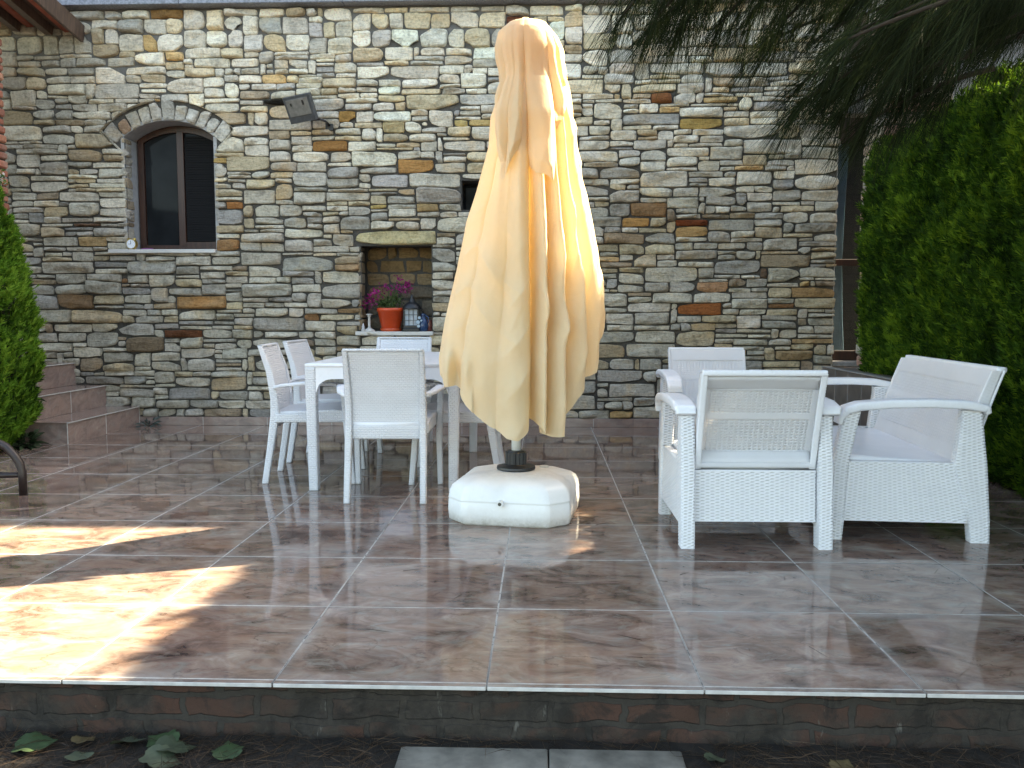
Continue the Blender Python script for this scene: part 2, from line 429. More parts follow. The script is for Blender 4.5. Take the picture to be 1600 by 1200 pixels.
M_PLASTER = simple('grey_plaster', (.36, .35, .34), .9, .12, 25, .4)
M_BLACK = simple('black_plastic', (.012, .012, .013), .4, .3, 60)
M_METAL = simple('dark_brown_metal', (.022, .012, .010), .42, .25, 40)
M_TILEEDGE = simple('tile_edge', (.50, .48, .45), .6, .15, 30)
M_GROUND = simple('dark_soil', (.016, .012, .008), .95, .5, 30, .9)

# ------------------------------------------------------------------ camera, light, sky
cam = bpy.data.cameras.new('camera'); co = bpy.data.objects.new('camera', cam); COL.objects.link(co)
rv = Vector((.999384376, .0350825, .00029488)); uv_ = Vector((-.00319816, .08272869, .99656698)); fv = Vector((-.03493767, .99595441, -.08278996))
mm = Matrix((rv, uv_, -fv)).transposed().to_4x4(); mm.translation = Vector((.15007, -2.28718, 1.03002)); co.matrix_world = mm
cam.sensor_width = 36; cam.lens = 36*1323.1/1600; cam.clip_end = 2000; cam.clip_start = .05
S.camera = co
ELEV, AZ = R(40), R(27.5)           # sun stands right and behind the house
sd = Vector((math.cos(AZ)*math.cos(ELEV), math.sin(AZ)*math.cos(ELEV), math.sin(ELEV)))
sl = bpy.data.lights.new('sun', 'SUN'); sl.energy = 5.0; sl.angle = R(.5); sl.color = (1, .93, .80)
so = bpy.data.objects.new('sun', sl); COL.objects.link(so); so.rotation_euler = (-sd).to_track_quat('-Z', 'Y').to_euler(); so.location = (4, 4, 9)
w = bpy.data.worlds.new('World'); S.world = w; w.use_nodes = True
sky = w.node_tree.nodes.new('ShaderNodeTexSky'); sky.sky_type = 'NISHITA'; sky.sun_disc = False
sky.sun_elevation = ELEV; sky.sun_rotation = PI/2-AZ; sky.air_density = 1.0; sky.dust_density = 1.6; sky.ozone_density = 1.0
w.node_tree.links.new(sky.outputs[0], w.node_tree.nodes['Background'].inputs[0]); w.node_tree.nodes['Background'].inputs[1].default_value = .11
S.view_settings.view_transform = 'Standard'; S.view_settings.look = 'None'; S.view_settings.exposure = 3.0; S.view_settings.gamma = 1
S.view_settings.use_white_balance = True; S.view_settings.white_balance_temperature = 8100; S.view_settings.white_balance_tint = 6

# ------------------------------------------------------------------ ground and patio
GZ = -.175
me = npmesh('ground', [(-60, -60, GZ), (60, -60, GZ), (60, 60, GZ), (-60, 60, GZ)], [[0, 1, 2, 3]])
tag(link('ground', me, M_GROUND), kind='structure')
b = MB(); b.box(-5.4, 3.0, -.02, 6.2, -.0105, 0)
pf = b.build('patio_floor', [M_TILE]); tag(pf, kind='structure')
b = MB()
for k in range(-9, 6):   # the pale unglazed front edges, one per tile, butted with small gaps
    b.box(k*.6+.0025, k*.6+.5975, -.0235, -.0204, -.0115, -.0008, .001)
tag(b.build('patio_edge', M_TILEEDGE), kind='structure')
rw = thing('retaining_wall', 'low dark brick and crumbling render wall carrying the front edge of the patio', 'wall', (0, .02, GZ))
# uneven plinth face
nx, nz = 420, 16; X = np.linspace(-5.4, 3.0, nx); Z = np.linspace(0, -GZ-.0125, nz); XX, ZZ = np.meshgrid(X, Z)
g = np.random.default_rng(3); dd = np.zeros_like(XX)
for k in range(40): dd += g.normal()*np.sin(XX*g.uniform(2, 60)+g.uniform(0, 6)+ZZ*g.uniform(-40, 40))
dd = dd/dd.std()*.005
hole = (XX > -.03) & (XX < .065) & (ZZ > .135); dd = np.where(hole, .07, dd)
V = np.stack([XX, dd, ZZ], -1).reshape(-1, 3); i = np.arange(nz-1)[:, None]*nx; j = np.arange(nx-1)[None, :]
q = np.stack([i+j, i+j+1, i+nx+j+1, i+nx+j], -1).reshape(-1, 4)
link('brick_face', npmesh('brick_face', V, q), M_PLINTH, rw, True)
b = MB(); b.box(-5.4, 3.0, .09, .3, 0, -GZ-.0125); b.build('core', M_PLINTH, rw)

slab = thing('stepping_slab', 'pale cracked marble slab lying on the ground below the patio edge', 'paving slab', (.15, -.33, GZ))
b = MB(); b.box(-.385, .02, -.27, .285, 0, .012, .003); b.box(.024, .385, -.27, .285, 0, .0125, .003); b.build('slab', simple('worn_marble', (.17, .16, .135), .5, .45, 14, .3), slab)

# ------------------------------------------------------------------ stone house
house = thing('stone_house', 'rubble stone house with an arched window, a niche and a granite coping behind the patio', 'house', (0, 0, 0))
YW = 5.42
OPEN = [(-3.64, -2.82, 1.60, 2.62), (-1.50, -.845, .865, 1.645), (-.575, -.12, 1.95, 2.22)]
AC_ = (-3.23, 2.10); AR, ARO = .67, .835
def in_sector(x, z, rr): 
    dx, dz = x-AC_[0], z-AC_[1]; return (dx*dx+dz*dz < rr*rr) & (np.abs(np.arctan2(dx, dz)) < R(47.5)) & (z > 2.5)
PAL = [((.52, .50, .455), 30), ((.60, .575, .52), 24), ((.43, .42, .395), 20), ((.36, .36, .365), 5), ((.50, .44, .335), 12), ((.41, .34, .25), 6),
       ((.33, .27, .21), 2.0), ((.27, .15, .08), .5), ((.50, .36, .20), 1.6), ((.15, .10, .07), .15)]
PW = np.array([p[1] for p in PAL], float); PW /= PW.sum()
# stones of a particular colour (x, z, colour); near-black one paints a cavity's shade
SPOT = [(.05, 3.62, (.14, .05, .03)), (-2.2, 2.93, (.02, .018, .015)), (-3.35, 3.38, (.16, .09, .05)), (-3.2, 3.66, (.30, .18, .08)), (-3.35, 3.45, (.50, .36, .18)),
        (-1.62, 2.78, (.42, .25, .09)), (-1.62, 1.45, (.40, .27, .16)), (-1.66, 1.06, (.36, .24, .14)), (-2.75, 2.43, (.48, .34, .15)), (-3.3, .82, (.15, .06, .03)),
        (-4.0, 1.85, (.17, .10, .07)), (-4.0, 1.2, (.24, .16, .10)), (-2.7, 1.98, (.45, .22, .09)), (-3.1, 1.16, (.36, .22, .11)), (1.17, 2.89, (.30, .12, .05)), (1.62, 2.66, (.50, .35, .13)),
        (1.35, 1.82, (.20, .055, .02)), (1.1, 1.82, (.42, .24, .09)), (1.6, 1.78, (.46, .30, .14)), (1.68, 1.1, (.38, .14, .05)), (1.75, 1.3, (.36, .22, .13)), (1.24, 1.98, (.30, .18, .10)),
        (-.98, 2.32, (.45, .25, .1)), (-1.35, 2.0, (.47, .36, .16)), (2.5, .78, (.34, .25, .15)), (2.65, 1.2, (.42, .28, .15)), (-2.66, 1.7, (.34, .2, .1)), (2.2, 1.75, (.48, .42, .33)), (-1.8, 2.55, (.42, .22, .08)),
        (-.6, 2.75, (.52, .42, .2)), (-.3, 2.7, (.52, .40, .2)), (-1.2, 2.68, (.53, .44, .27)), (.9, 1.7, (.30, .22, .15)), (2.45, .62, (.36, .27, .17)), (-3.5, .75, (.22, .17, .12))]
SV, SQ, SC = [], [], []; soff = 0
def add_stone(P, colour, dep=.036, rnd=None, tilt=None, mapf=None, rad=None):
    """P: four corners (x,z) anticlockwise from lower left; makes one rough-faced stone"""
    global soff
    P = np.array(P, float); w_ = np.linalg.norm(P[1]-P[0]); h_ = np.linalg.norm(P[3]-P[0])
    if w_ < .02 or h_ < .015: return
    nu = max(8, int(w_/.009)); nv = max(8, int(h_/.009))
    def axis(n, L):
        e = min(.45, .006/L); return np.r_[-1, -1+2*e*.55, np.linspace(-1+2*e*1.6, 1-2*e*1.6, n-4), 1-2*e*.55, 1]
    u, v = np.meshgrid(axis(nu, w_), axis(nv, h_)); m = np.maximum(np.abs(u), np.abs(v)) + 1e-9
    cu, cv = np.abs(u/m), np.abs(v/m); n_ = rng.uniform(7, 30)
    f = 1/np.maximum(cu**n_+cv**n_, 1)**(1/n_); f = 1-(1-f)*m
    uu, vv = u*f, v*f
    th = np.arctan2(v, u); wob = 0
    for k in (2, 3, 4, 5, 7, 9, 13): wob = wob + rng.normal()*np.sin(k*th+rng.uniform(0, 6))/k**.8
    wm = min(.055, .006/min(w_, h_)*1.0)
    uu = uu*(1+wob*wm*.6*m*h_/w_); vv = vv*(1+wob*wm*m)
    for sx in (-1, 1):
        for sz in (-1, 1):
            c = max(0, rng.normal(.08, .28)); k = np.clip(sx*uu+sz*vv-rng.uniform(1.0, 1.5), 0, 1)*min(c, .8)
            uu = uu-sx*k*.9*min(1, h_/w_*1.4); vv = vv-sz*k
    a, bq = (uu+1)/2, (vv+1)/2
    p = (P[0][None, None]*((1-a)*(1-bq))[..., None]+P[1]*(a*(1-bq))[..., None]+P[2]*(a*bq)[..., None]+P[3]*((1-a)*bq)[..., None])
    em = (1-m)*min(w_, h_)/2
    d = dep*rng.uniform(.5, 1.5)*(1-np.exp(-em/.0032))
    t1, t2 = rng.normal(0, .0035, 2); d = d + (t1*u + t2*v)*(m < .999)
    for _ in range(7):   # split faces
        an = rng.uniform(0, 2*PI); c0 = rng.uniform(-.5, .9); am = rng.uniform(.006, .034)*(1 if rng.random() < .25 else -1)
        d = d + np.clip(np.cos(an)*u*w_/h_*.35+np.sin(an)*v-c0, 0, .7)*am*(1-m**8)
    for _ in range(4):   # ridged breaks across the face
        an = rng.uniform(-.5, .5)+(PI/2 if rng.random() < .7 else 0); fr = rng.uniform(30, 110); ph = rng.uniform(0, 6)
        xx_, zz_ = u*w_/2, v*h_/2
        d = d + (np.abs(np.sin((np.cos(an)*xx_+np.sin(an)*zz_)*fr+ph+1.5*np.sin(xx_*rng.uniform(10, 50)+ph)))-.5)*rng.uniform(.001, .0055)*(1-m**10)
    d = d + rng.normal(0, .0011, d.shape)*(m < .97)
    d = np.where(m > .9999, -.02, np.maximum(d, np.where(m < .97, dep*.5, .002*(m < .99))))
    x, z = p[..., 0], p[..., 1]
    if mapf is not None:
        x, z = mapf(x, z)
    Vv = np.stack([x, YW-d, z], -1)
    SV.append(Vv.reshape(-1, 3)); nn, mmm = u.shape
    i = np.arange(nn-1)[:, None]*mmm; j = np.arange(mmm-1)[None, :]
    SQ.append(np.stack([i+j, i+j+1, i+mmm+j+1, i+mmm+j], -1).reshape(-1, 4)+soff)
    c = np.clip(np.array(colour)*np.array([1.075, 1.0, .875])*rng.uniform(.78, 1.16)*(1+rng.normal(0, .012, 3)*[1,.3,1.3]), 0, 1); SC.append(np.tile(c, (nn*mmm, 1))); soff += nn*mmm

def push_arch(x, z):
    dx, dz = x-AC_[0], z-AC_[1]; r = np.sqrt(dx*dx+dz*dz)+1e-9
    m = (r < ARO+.005) & (np.abs(np.arctan2(dx, dz)) < R(47.5)) & (z > 2.5)
    s = np.where(m, (ARO+.005)/r, 1); return AC_[0]+dx*s, AC_[1]+dz*s

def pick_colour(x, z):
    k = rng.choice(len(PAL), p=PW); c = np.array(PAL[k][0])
    up = min(1, max(0, (z-1.9)/1.0))*min(1, max(0, (x+3.9)/.8)); c = c*(1+.52*up)  # wall's light gradient painted into the stone colour, paler upward
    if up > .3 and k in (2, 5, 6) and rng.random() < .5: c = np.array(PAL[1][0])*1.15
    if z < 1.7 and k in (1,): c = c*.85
    return c

def fill_stones(x0, x1, z0, z1, lintel=None):
    dx = .01; n = int(round((x1-x0)/dx)); sk = np.full(n, z0); xs = x0+dx*(np.arange(n)+.5)
    def jump():
        for xa, xb, za, zb in OPEN:
            m = (xs > xa) & (xs < xb) & (sk >= za-.012) & (sk < zb); sk[m] = zb
    placed = []
    jump(); it = 0
    while it < 6000:
        it += 1
        i = int(np.argmin(sk)); z = sk[i]
        if z >= z1-.012: break
        a = i
        while a > 0 and abs(sk[a-1]-z) < .004: a -= 1
        c = i
        while c < n-1 and abs(sk[c+1]-z) < .004: c += 1
        seg = (c-a+1)*dx; hl = sk[a-1] if a > 0 else 9; hr = sk[c+1] if c < n-1 else 9; nb = min(hl, hr)
        if seg < .035:
            sk[a:c+1] = min(nb, z1) if nb < 8 else z1; continue
        big = rng.random()
        h = rng.uniform(.032, .06) if big < .34 else (rng.uniform(.062, .10) if big < .84 else rng.uniform(.10, .145))
        w_ = h*rng.uniform(1.9, 4.2) if big > .34 else rng.uniform(.12, .34)
        w_ = min(max(w_, .10), .48)
        if rng.random() < .09: w_ = rng.uniform(.05, .09)
        if z < .2: h = max(h, .08)
        if z > z1-.4 and z1-z > .16 and z1 > 3: h = rng.uniform(.13, .17); w_ = rng.uniform(.13, .27)
        if seg-w_ < .085: w_ = seg
        if seg < .10 and nb < 8 and .025 < nb-z < .2: h = nb-z
        w_ = min(w_, seg, .55)
        left = rng.random() < .5 if seg > w_ else True
        s0 = a if left else c+1-int(round(w_/dx)); s1 = min(s0+int(round(w_/dx)), c+1); s0 = max(s0, a)
        for v_ in (hl if s0 == a else 9, hr if s1 == c+1 else 9):
            if v_ < 8 and abs(z+h-v_) < .03 and v_-z > .03: h = v_-z
        if z+h > z1-.04: h = z1-z
        xa_, xb_ = x0+s0*dx, x0+s1*dx
        for xa, xb, za, zb in OPEN:
            if z < zb-.02 and z+h > za+.012:
                if xa_ < xa < xb_ or xa_ < xb < xb_ or (xa <= xa_+.001 and xb_ <= xb+.001):
                    if xa <= xa_+.006 and xb_ <= xb+.006: h = za-z           # inside, under the opening
                    elif xa_ < xa-.005 < xb_ and z >= za-.012: s1 = int(round((xa-x0)/dx)); xb_ = xa
                    elif xa_ < xb+.005 < xb_ and z >= za-.012: s0 = int(round((xb-x0)/dx)); xa_ = xb
                    else: h = za-z
        if s1 <= s0: s1 = s0+1
        sk[s0:s1] = z+h
        if h > .018 and xb_-xa_ > .03: placed.append((xa_, xb_, z, z+h))
        jump()
    for xa_, xb_, za_, zb_ in placed:
        cx, cz = (xa_+xb_)/2, (za_+zb_)/2
        if all(bool(in_sector(np.array(a_), np.array(b_), ARO+.012)) for a_ in (xa_, xb_) for b_ in (za_, zb_)): continue
        if lintel and xb_ > lintel[0]-.01 and xa_ < lintel[1]+.01 and zb_ > lintel[2]+.01 and za_ < lintel[3]-.01:
            if cx > lintel[0] and cx < lintel[1] and cz < lintel[3]: continue
        g_ = rng.uniform(.0015, .005); j = lambda s=.006: rng.normal(0, s)
        P = [(xa_+g_+j(.003), za_+g_+j(.004)), (xb_-g_+j(.003), za_+g_+j(.004)), (xb_-g_+j(.005), zb_-g_+j(.004)), (xa_+g_+j(.005), zb_-g_+j(.004))]
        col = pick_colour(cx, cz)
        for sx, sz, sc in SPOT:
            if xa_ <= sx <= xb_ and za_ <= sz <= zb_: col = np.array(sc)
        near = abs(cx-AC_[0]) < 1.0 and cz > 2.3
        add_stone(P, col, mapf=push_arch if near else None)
LINTEL = (-1.555, -.80, 1.645, 1.785)
OPEN.append((LINTEL[0], LINTEL[1], LINTEL[2], LINTEL[3]))
fill_stones(-4.95, 2.765, .075, 3.73)
OPEN.pop()
add_stone([(LINTEL[0]+.005, LINTEL[2]+.0), (LINTEL[1]-.005, LINTEL[2]+.01), (LINTEL[1]-.01, LINTEL[3]-.008), (LINTEL[0]+.03, LINTEL[3]-.012)], (.50, .46, .30), .03)
link('wall', npmesh('wall', np.vstack(SV), np.vstack(SQ), col=np.vstack(SC)), M_STONE, house, False)
# arch stones
SV, SQ, SC = [], [], []; soff = 0
aa = np.cumsum([0]+[rng.uniform(.8, 1.25) for _ in range(11)]); aa = -47+94*aa/aa[-1]
for k in range(11):
    a0, a1 = R(aa[k]+.35), R(aa[k+1]-.35); r1 = ARO+rng.normal(-.01, .014); r0 = AR+.003
    P = [(AC_[0]+r0*math.sin(a0), AC_[1]+r0*math.cos(a0)), (AC_[0]+r0*math.sin(a1), AC_[1]+r0*math.cos(a1)),
         (AC_[0]+r1*math.sin(a1), AC_[1]+r1*math.cos(a1)), (AC_[0]+r1*math.sin(a0), AC_[1]+r1*math.cos(a0))]
    add_stone(P, (.30, .22, .17) if k == 1 else (.44+.02*k, .43+.02*k, .41+.02*k), .03)
link('window_arch', npmesh('window_arch', np.vstack(SV), np.vstack(SQ), col=np.vstack(SC)), M_STONE, house, False)
# mortar bed with the openings left out
g = .02; xs = np.arange(-4.95, 2.76, g); zs = np.arange(0, 3.76, g); nx, nz = len(xs), len(zs)
XX, ZZ = np.meshgrid(xs, zs); V = np.stack([XX, YW+rng.normal(0, .0025, XX.shape), ZZ], -1).reshape(-1, 3)
i = np.arange(nz-1)[:, None]; j = np.arange(nx-1)[None, :]; cx, cz = xs[j]+g/2+0*i, zs[i]+g/2+0*j
keep = np.ones(cx.shape, bool)
for xa, xb, za, zb in OPEN[:3]: keep &= ~((cx > xa) & (cx < xb) & (cz > za) & (cz < zb))
keep &= ~(((cx-AC_[0])**2+(cz-AC_[1])**2 < (AR+.01)**2) & (cz > 2.6))
q = np.stack([i*nx+j, i*nx+j+1, (i+1)*nx+j+1, (i+1)*nx+j], -1)[keep]
link('mortar', npmesh('mortar', V, q), M_MORTAR, house, True)
# reveals
b = MB()
def reveal(b, xa, xb, za, zb, dep, arch=False):
    y0, y1 = YW-.004, YW+dep
    b.box(xa-.03, xa, y0, y1, za-.02, zb+.0); b.box(xb, xb+.03, y0, y1, za-.02, zb+.0); b.box(xa, xb, y0, y1, za-.03, za)
    if arch:
        n = 16; A = R(38.5)
        for k in range(n):
            a0, a1 = -A+2*A*k/n, -A+2*A*(k+1)/n
            p = [(AC_[0]+r_*math.sin(a), AC_[1]+r_*math.cos(a)) for a, r_ in ((a0, AR), (a1, AR), (a1, AR+.03), (a0, AR+.03))]
            b.add([(x, y, z) for y in (y0, y1) for x, z in p], [(0, 1, 2, 3), (7, 6, 5, 4), (0, 4, 5, 1), (1, 5, 6, 2), (2, 6, 7, 3), (3, 7, 4, 0)])
    else: b.box(xa-.03, xb+.03, y0, y1, zb, zb+.03)
reveal(b, *OPEN[0], .30, True); b.build('window_reveal', M_PLASTER, house)
b = MB(); reveal(b, *OPEN[1], .30); reveal(b, *OPEN[2], .3); b.build('niche_reveal', M_MORTAR, house)
# quoin-like stones on the left reveals
def side_stones(name, xa, za, zb, d0, d1, cols):
    global SV, SQ, SC, soff
    SV, SQ, SC = [], [], []; soff = 0; z = za
    while z < zb-.03:
        h = min(rng.uniform(.05, .13), zb-z); add_stone([(d0+.002, z+.004), (d1+rng.uniform(-.02, .0), z+.004), (d1+rng.uniform(-.02, 0), z+h-.004), (d0+.002, z+h-.004)], cols[rng.integers(len(cols))], .008); z += h
    V = np.vstack(SV); dd = YW-V[:, 1]; V2 = np.stack([xa+dd, YW-.012+(V[:, 0]), V[:, 2]], 1)
    Q = np.vstack(SQ)
    return link(name, npmesh(name, V2, Q, col=np.vstack(SC)), M_STONE, house, False)
side_stones('window_jamb_stones', -3.64, 1.62, 2.62, 0, .15, [(.42, .40, .38), (.36, .30, .24), (.45, .43, .40)])
side_stones('niche_jamb_stones', -1.50, .88, 1.64, 0, .2, [(.34, .27, .18), (.38, .35, .30), (.30, .24, .17)])
# niche back of crazy-paved flags
SV, SQ, SC = [], [], []; soff = 0
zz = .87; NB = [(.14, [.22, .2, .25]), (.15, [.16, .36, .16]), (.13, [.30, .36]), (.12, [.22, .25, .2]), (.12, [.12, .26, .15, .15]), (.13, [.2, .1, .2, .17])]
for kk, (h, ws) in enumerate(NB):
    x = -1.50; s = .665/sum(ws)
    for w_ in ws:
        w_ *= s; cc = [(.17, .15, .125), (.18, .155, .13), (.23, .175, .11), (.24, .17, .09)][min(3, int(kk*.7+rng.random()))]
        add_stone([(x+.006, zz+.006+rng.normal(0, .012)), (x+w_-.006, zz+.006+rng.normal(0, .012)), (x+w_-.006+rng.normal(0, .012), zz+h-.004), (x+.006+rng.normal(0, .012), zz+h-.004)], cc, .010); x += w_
    zz += h
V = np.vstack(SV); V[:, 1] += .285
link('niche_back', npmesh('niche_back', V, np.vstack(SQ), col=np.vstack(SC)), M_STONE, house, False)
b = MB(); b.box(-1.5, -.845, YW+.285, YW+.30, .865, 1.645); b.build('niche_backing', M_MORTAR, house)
b = MB(); b.box(-1.545, -.835, YW-.055, YW+.28, .832, .868, .004); b.build('niche_shelf', M_MARBLE, house)
b = MB(); b.box(-3.80, -2.815, YW-.06, YW+.22, 1.578, 1.612, .004); b.build('window_sill', M_MARBLE, house)
# arched window: frame with two sashes
wy = YW+.22
def arch_frame(x0, x1, r_out, r_in, z0, z1c, name):
    b = MB(); n = 18
    def arc(r, xa, xb): return [(x, AC_[1]+math.sqrt(max(0, r*r-(x-AC_[0])**2))) for x in np.linspace(xa, xb, n)]
    o = [(x0, z0)]+arc(r_out, x0, x1)+[(x1, z0)]; t_ = .055
    ii = [(x0+t_, z0+t_)]+[(x, z-t_) for x, z in arc(r_out, x0+t_, x1-t_)]+[(x1-t_, z0+t_)]
    N = len(o); v = [(x, y, z) for y in (wy, wy+.05) for x, z in o]+[(x, y, z) for y in (wy, wy+.05) for x, z in ii]
    f = []
    for k in range(N):
        k2 = (k+1) % N
        f += [(k, k2, 2*N+k2, 2*N+k), (2*N+k, 2*N+k2, 3*N+k2, 3*N+k), (k, N+k, N+k2, k2), (N+k, 3*N+k, 3*N+k2, N+k2)]
    b.add(v, f); return b
wf = arch_frame(-3.625, -2.825, .665, 0, 1.615, 0, 'f'); wf.box(-3.255, -3.19, wy-.004, wy+.05, 1.66, 2.715, .003)
wf.box(-3.19, -2.87, wy-.002, wy+.05, 1.66, 1.70)
win = wf.build('window', M_FRAME, house)
b = MB(); xs_ = np.linspace(-3.6, -2.85, 14)
b.add([(x, wy+.03, 1.64) for x in xs_]+[(x, wy+.03, AC_[1]+math.sqrt(.63**2-(x-AC_[0])**2)) for x in xs_], [(k, k+1, 15+k, 14+k) for k in range(13)])
b.build('pane', M_GLASS, win)
b = MB()
for k in range(44): b.box(-3.185, -2.865, wy+.012, wy+.020, 1.71+k*.022, 1.727+k*.022)
b.build('shutter_slats', simple('dark_shutter', (.003, .003, .004), .9, .3, 40), win)
b = MB(); b.box(-.57, -.12, YW+.22, YW+.26, 1.955, 2.215); b.build('small_window_pane', M_GLASS, house)
# coping, wall backing, added upper walls that shade the patio
b = MB(); x = -4.35
for L_ in (1.3, 1.45, 1.5, 1.5, 1.6): b.box(x, x+L_-.004, YW-.12, YW+.5, 3.745, 3.80, .004); x += L_
b.build('coping', M_COPE, house)
b = MB(); b.box(-4.95, 2.76, YW+.02, YW+.40, 3.80, 6.88); b.box(-4.95, 2.76, YW+.35, YW+.7, 0, 3.7); b.box(2.74, 2.762, YW+.005, YW+.34, .0, 3.71)
b.box(2.8, 6.7, YW+.5, YW+.8, 2.9, 6.88); b.box(2.765, 6.7, YW+.02, YW+.45, 3.62, 6.88); b.box(3.6, 6.7, YW+.1, YW+.45, 0, 3.6)  # unseen upper blocks, sized to cast the shadow edge on the patio
b.build('backing_and_shade_wall', M_PLASTER, house)
b = MB(); b.box(-4.15, 2.76, YW-.035, YW-.012, 0, .078, .003)
b.build('skirting', M_RISER, house)
for k in range(-6, 5): MB().box(k*.6+.02, k*.6+.024, YW-.0365, YW-.034, .002, .077).build('skirting_joint', M_TILEEDGE, house)
# french door at the right end
fd = MB(); dy = 5.66
for z0, z1 in ((.60, .69), (1.47, 1.53), (2.58, 2.80)): fd.box(2.78, 3.52, dy, dy+.05, z0, z1, .004)
fd.box(3.14, 3.20, dy-.003, dy+.053, .60, 2.80); fd.box(3.5, 3.56, dy-.003, dy+.053, .60, 2.80); fd.box(2.765, 2.79, dy-.003, dy+.053, .6, 2.8)
door = fd.build('french_door', m_wood('very_dark_door_wood', (.018, .008, .006), (.05, .02, .012)), house)
tg = NT('clear_door_glass'); tg.set((.02, .022, .025), .03, None, Alpha=.28)
b = MB(); b.box(2.78, 3.5, dy+.02, dy+.028, .69, 2.58); b.build('pane', tg.m, door)
V = []; n = 60
for k in range(n):
    for z, wd in ((.69, 1.25), (1.0, 1.05), (1.5, .85), (2.0, .95), (2.58, 1.15)):
        V.append((2.845+.11*wd*k/n, dy+.09+.015*math.sin(k*.9), z))
q = [(k*5+m_, (k+1)*5+m_, (k+1)*5+m_+1, k*5+m_+1) for k in range(n-1) for m_ in range(4)]
link('curtain', npmesh('curtain', V, q), simple('pale_blue_curtain', (.42, .58, .66), .8, .1, 10), door, True)
b = MB(); b.box(2.70, 3.56, 5.44, dy+.1, .555, .598, .005); b.build('door_sill', simple('grey_stone_sill', (.2, .2, .2), .7, .3, 20, .4), house)
b = MB(); b.box(2.7, 3.6, dy+.5, dy+.55, .3, 2.9); b.build('dark_room', simple('dark_room_wall', (.03, .028, .025), .9, .2, 4), house)

# landing in front of the french door
ld = thing('tiled_landing', 'dark tiled landing block in front of the french door beside the right hedge', 'landing', (2.72, 4.6, 0))
b = MB()
b.add([(-.05, -.9, 0), (-.05, .80, 0), (-.05, .80, .552), (-.05, -.9, .552), (.6, -.9, 0), (.6, .8, 0), (.6, .8, .552), (.6, -.9, .552)],
      [(0, 3, 2, 1), (3, 7, 6, 2), (0, 4, 7, 3), (4, 5, 6, 7), (1, 2, 6, 5)])
b.build('tiled_body', simple('dull_brown_tile', (.13, .105, .09), .35, .3, 7), ld)
b = MB(); b.box(-.06, -.0, -.905, .8, .553, .562, .002)
for k in range(6): b.box(-.0535, -.0495, -.75+k*.3, -.745+k*.3, .0, .552)
b.build('edge_trim', simple('pale_trim', (.26, .25, .235), .5, .2, 10), ld)

# steps at the left
st = thing('tiled_steps', 'three marbled tile steps rising to the left beside the left hedge', 'steps', (-3.58, 4.8, 0))
X0 = [-3.575, -3.885, -4.17]; H = [0, .178, .372, .58]
for k in range(3):
    y0 = 4.20+.0*k; b = MB()
    b.box(-5.2-X0[0]-.005, X0[k]+3.58-.006*0, y0-4.8, YW-.014-4.8, H[k]+.001*k, H[k+1]-.0095); b.build('step', M_RISER, st)
b = MB(); b2 = MB()
for k in range(3):
    xr = X0[k]+3.58; b.box(xr-.33, xr+.012, -.612, YW-4.816, H[k+1]-.009, H[k+1], .002)
    b2.box(xr+.0, xr+.0135, -.614, YW-4.817, H[k+1]-.009, H[k+1]-.001)   # pale nosing
    for yj in (-.02, .58) if k == 0 else (.0, ): b2.box(xr, xr+.0025, yj, yj+.005, H[k]+.004, H[k+1]-.01)
b2.box(-.0, .0035, -.606, -.594, .002, H[1]-.01)
b.build('tread', M_RISER, st); b2.build('nosing', M_TILEEDGE, st)

# ------------------------------------------------------------------ pillars and porch roof
def pillar(name, label, cx, cy, hw, hd, z0, z1, ch, cols):
    p = thing(name, label, 'pillar', (cx, cy, z0)); b = MB(); z = 0; k = 0
    g = np.random.default_rng(int(cx*100) % 97)
    while z < z1-z0:
        h = ch*g.uniform(.9, 1.1)
        for s, (L_, ax) in enumerate(((hw, 0), (hd, 1), (hw, 0), (hd, 1))):
            n = 2; off = (k % 2)*.5
            cuts = sorted({-1.0, 1.0, -.33+off*.66})
            for a, c in zip(cuts[:-1], cuts[1:]):
                o = g.uniform(-.008, .012); lo, hi = a*L_+.006, c*L_-.006; t0 = (hd if ax == 0 else hw)
                col = tuple(np.array(cols[g.integers(len(cols))])*g.uniform(.8, 1.15))
                sg = 1 if s in (1, 2) else -1
                near, far = sorted((sg*(t0+o), sg*(t0-.06)))
                if ax == 0: b.box(lo, hi, near, far, z+.006, z+h-.006, .012, col)
                else: b.box(near, far, lo, hi, z+.006, z+h-.006, .012, col)
        z += h; k += 1
    b.build('bricks', M_BRICK, p, False, True)
    c = MB(); c.box(-hw+.012, hw-.012, -hd+.012, hd-.012, 0, z1-z0); c.build('mortar_core', M_MORTAR, p)
    return p
pillar('brick_pillar', 'red brick pillar at the far left behind the clipped hedge', -4.62, 4.55, .27, .27, 0, 3.42, .072, [(.36, .13, .08), (.42, .17, .10), (.30, .12, .08), (.45, .22, .14)])
pillar('stone_pillar', 'tan and pink stone pillar half hidden behind the right hedge and pine branches', 3.17, 5.0, .27, .22, 0, 3.6, .095, [(.42, .30, .22), (.45, .38, .28), (.36, .20, .15), (.40, .36, .30)])
pr = thing('porch_roof', 'brown timber porch roof corner at the top left', 'roof', (-3.98, 4.9, 3.60))
Mt = Matrix.Rotation(R(-9), 4, 'X') @ Matrix.Rotation(R(7), 4, 'Y')
b = MB(); b.box(-2.4, 0, -.75, .5, .02, .045, .0, M=Mt); b.build('deck_boards', M_EAVE, pr)
b = MB(); b.box(.0, .03, -.77, .5, -.07, .075, .003, M=Mt); b.box(-2.4, .03, -.80, -.77, -.07, .075, .003, M=Mt); b.build('fascia_board', M_EAVE, pr)
b = MB()
for k in range(8): b.box(-2.4+.3*k, -2.33+.3*k, -.75, .45, -.06, .018, M=Mt)
b.build('rafter', M_EAVE, pr)
b = MB()
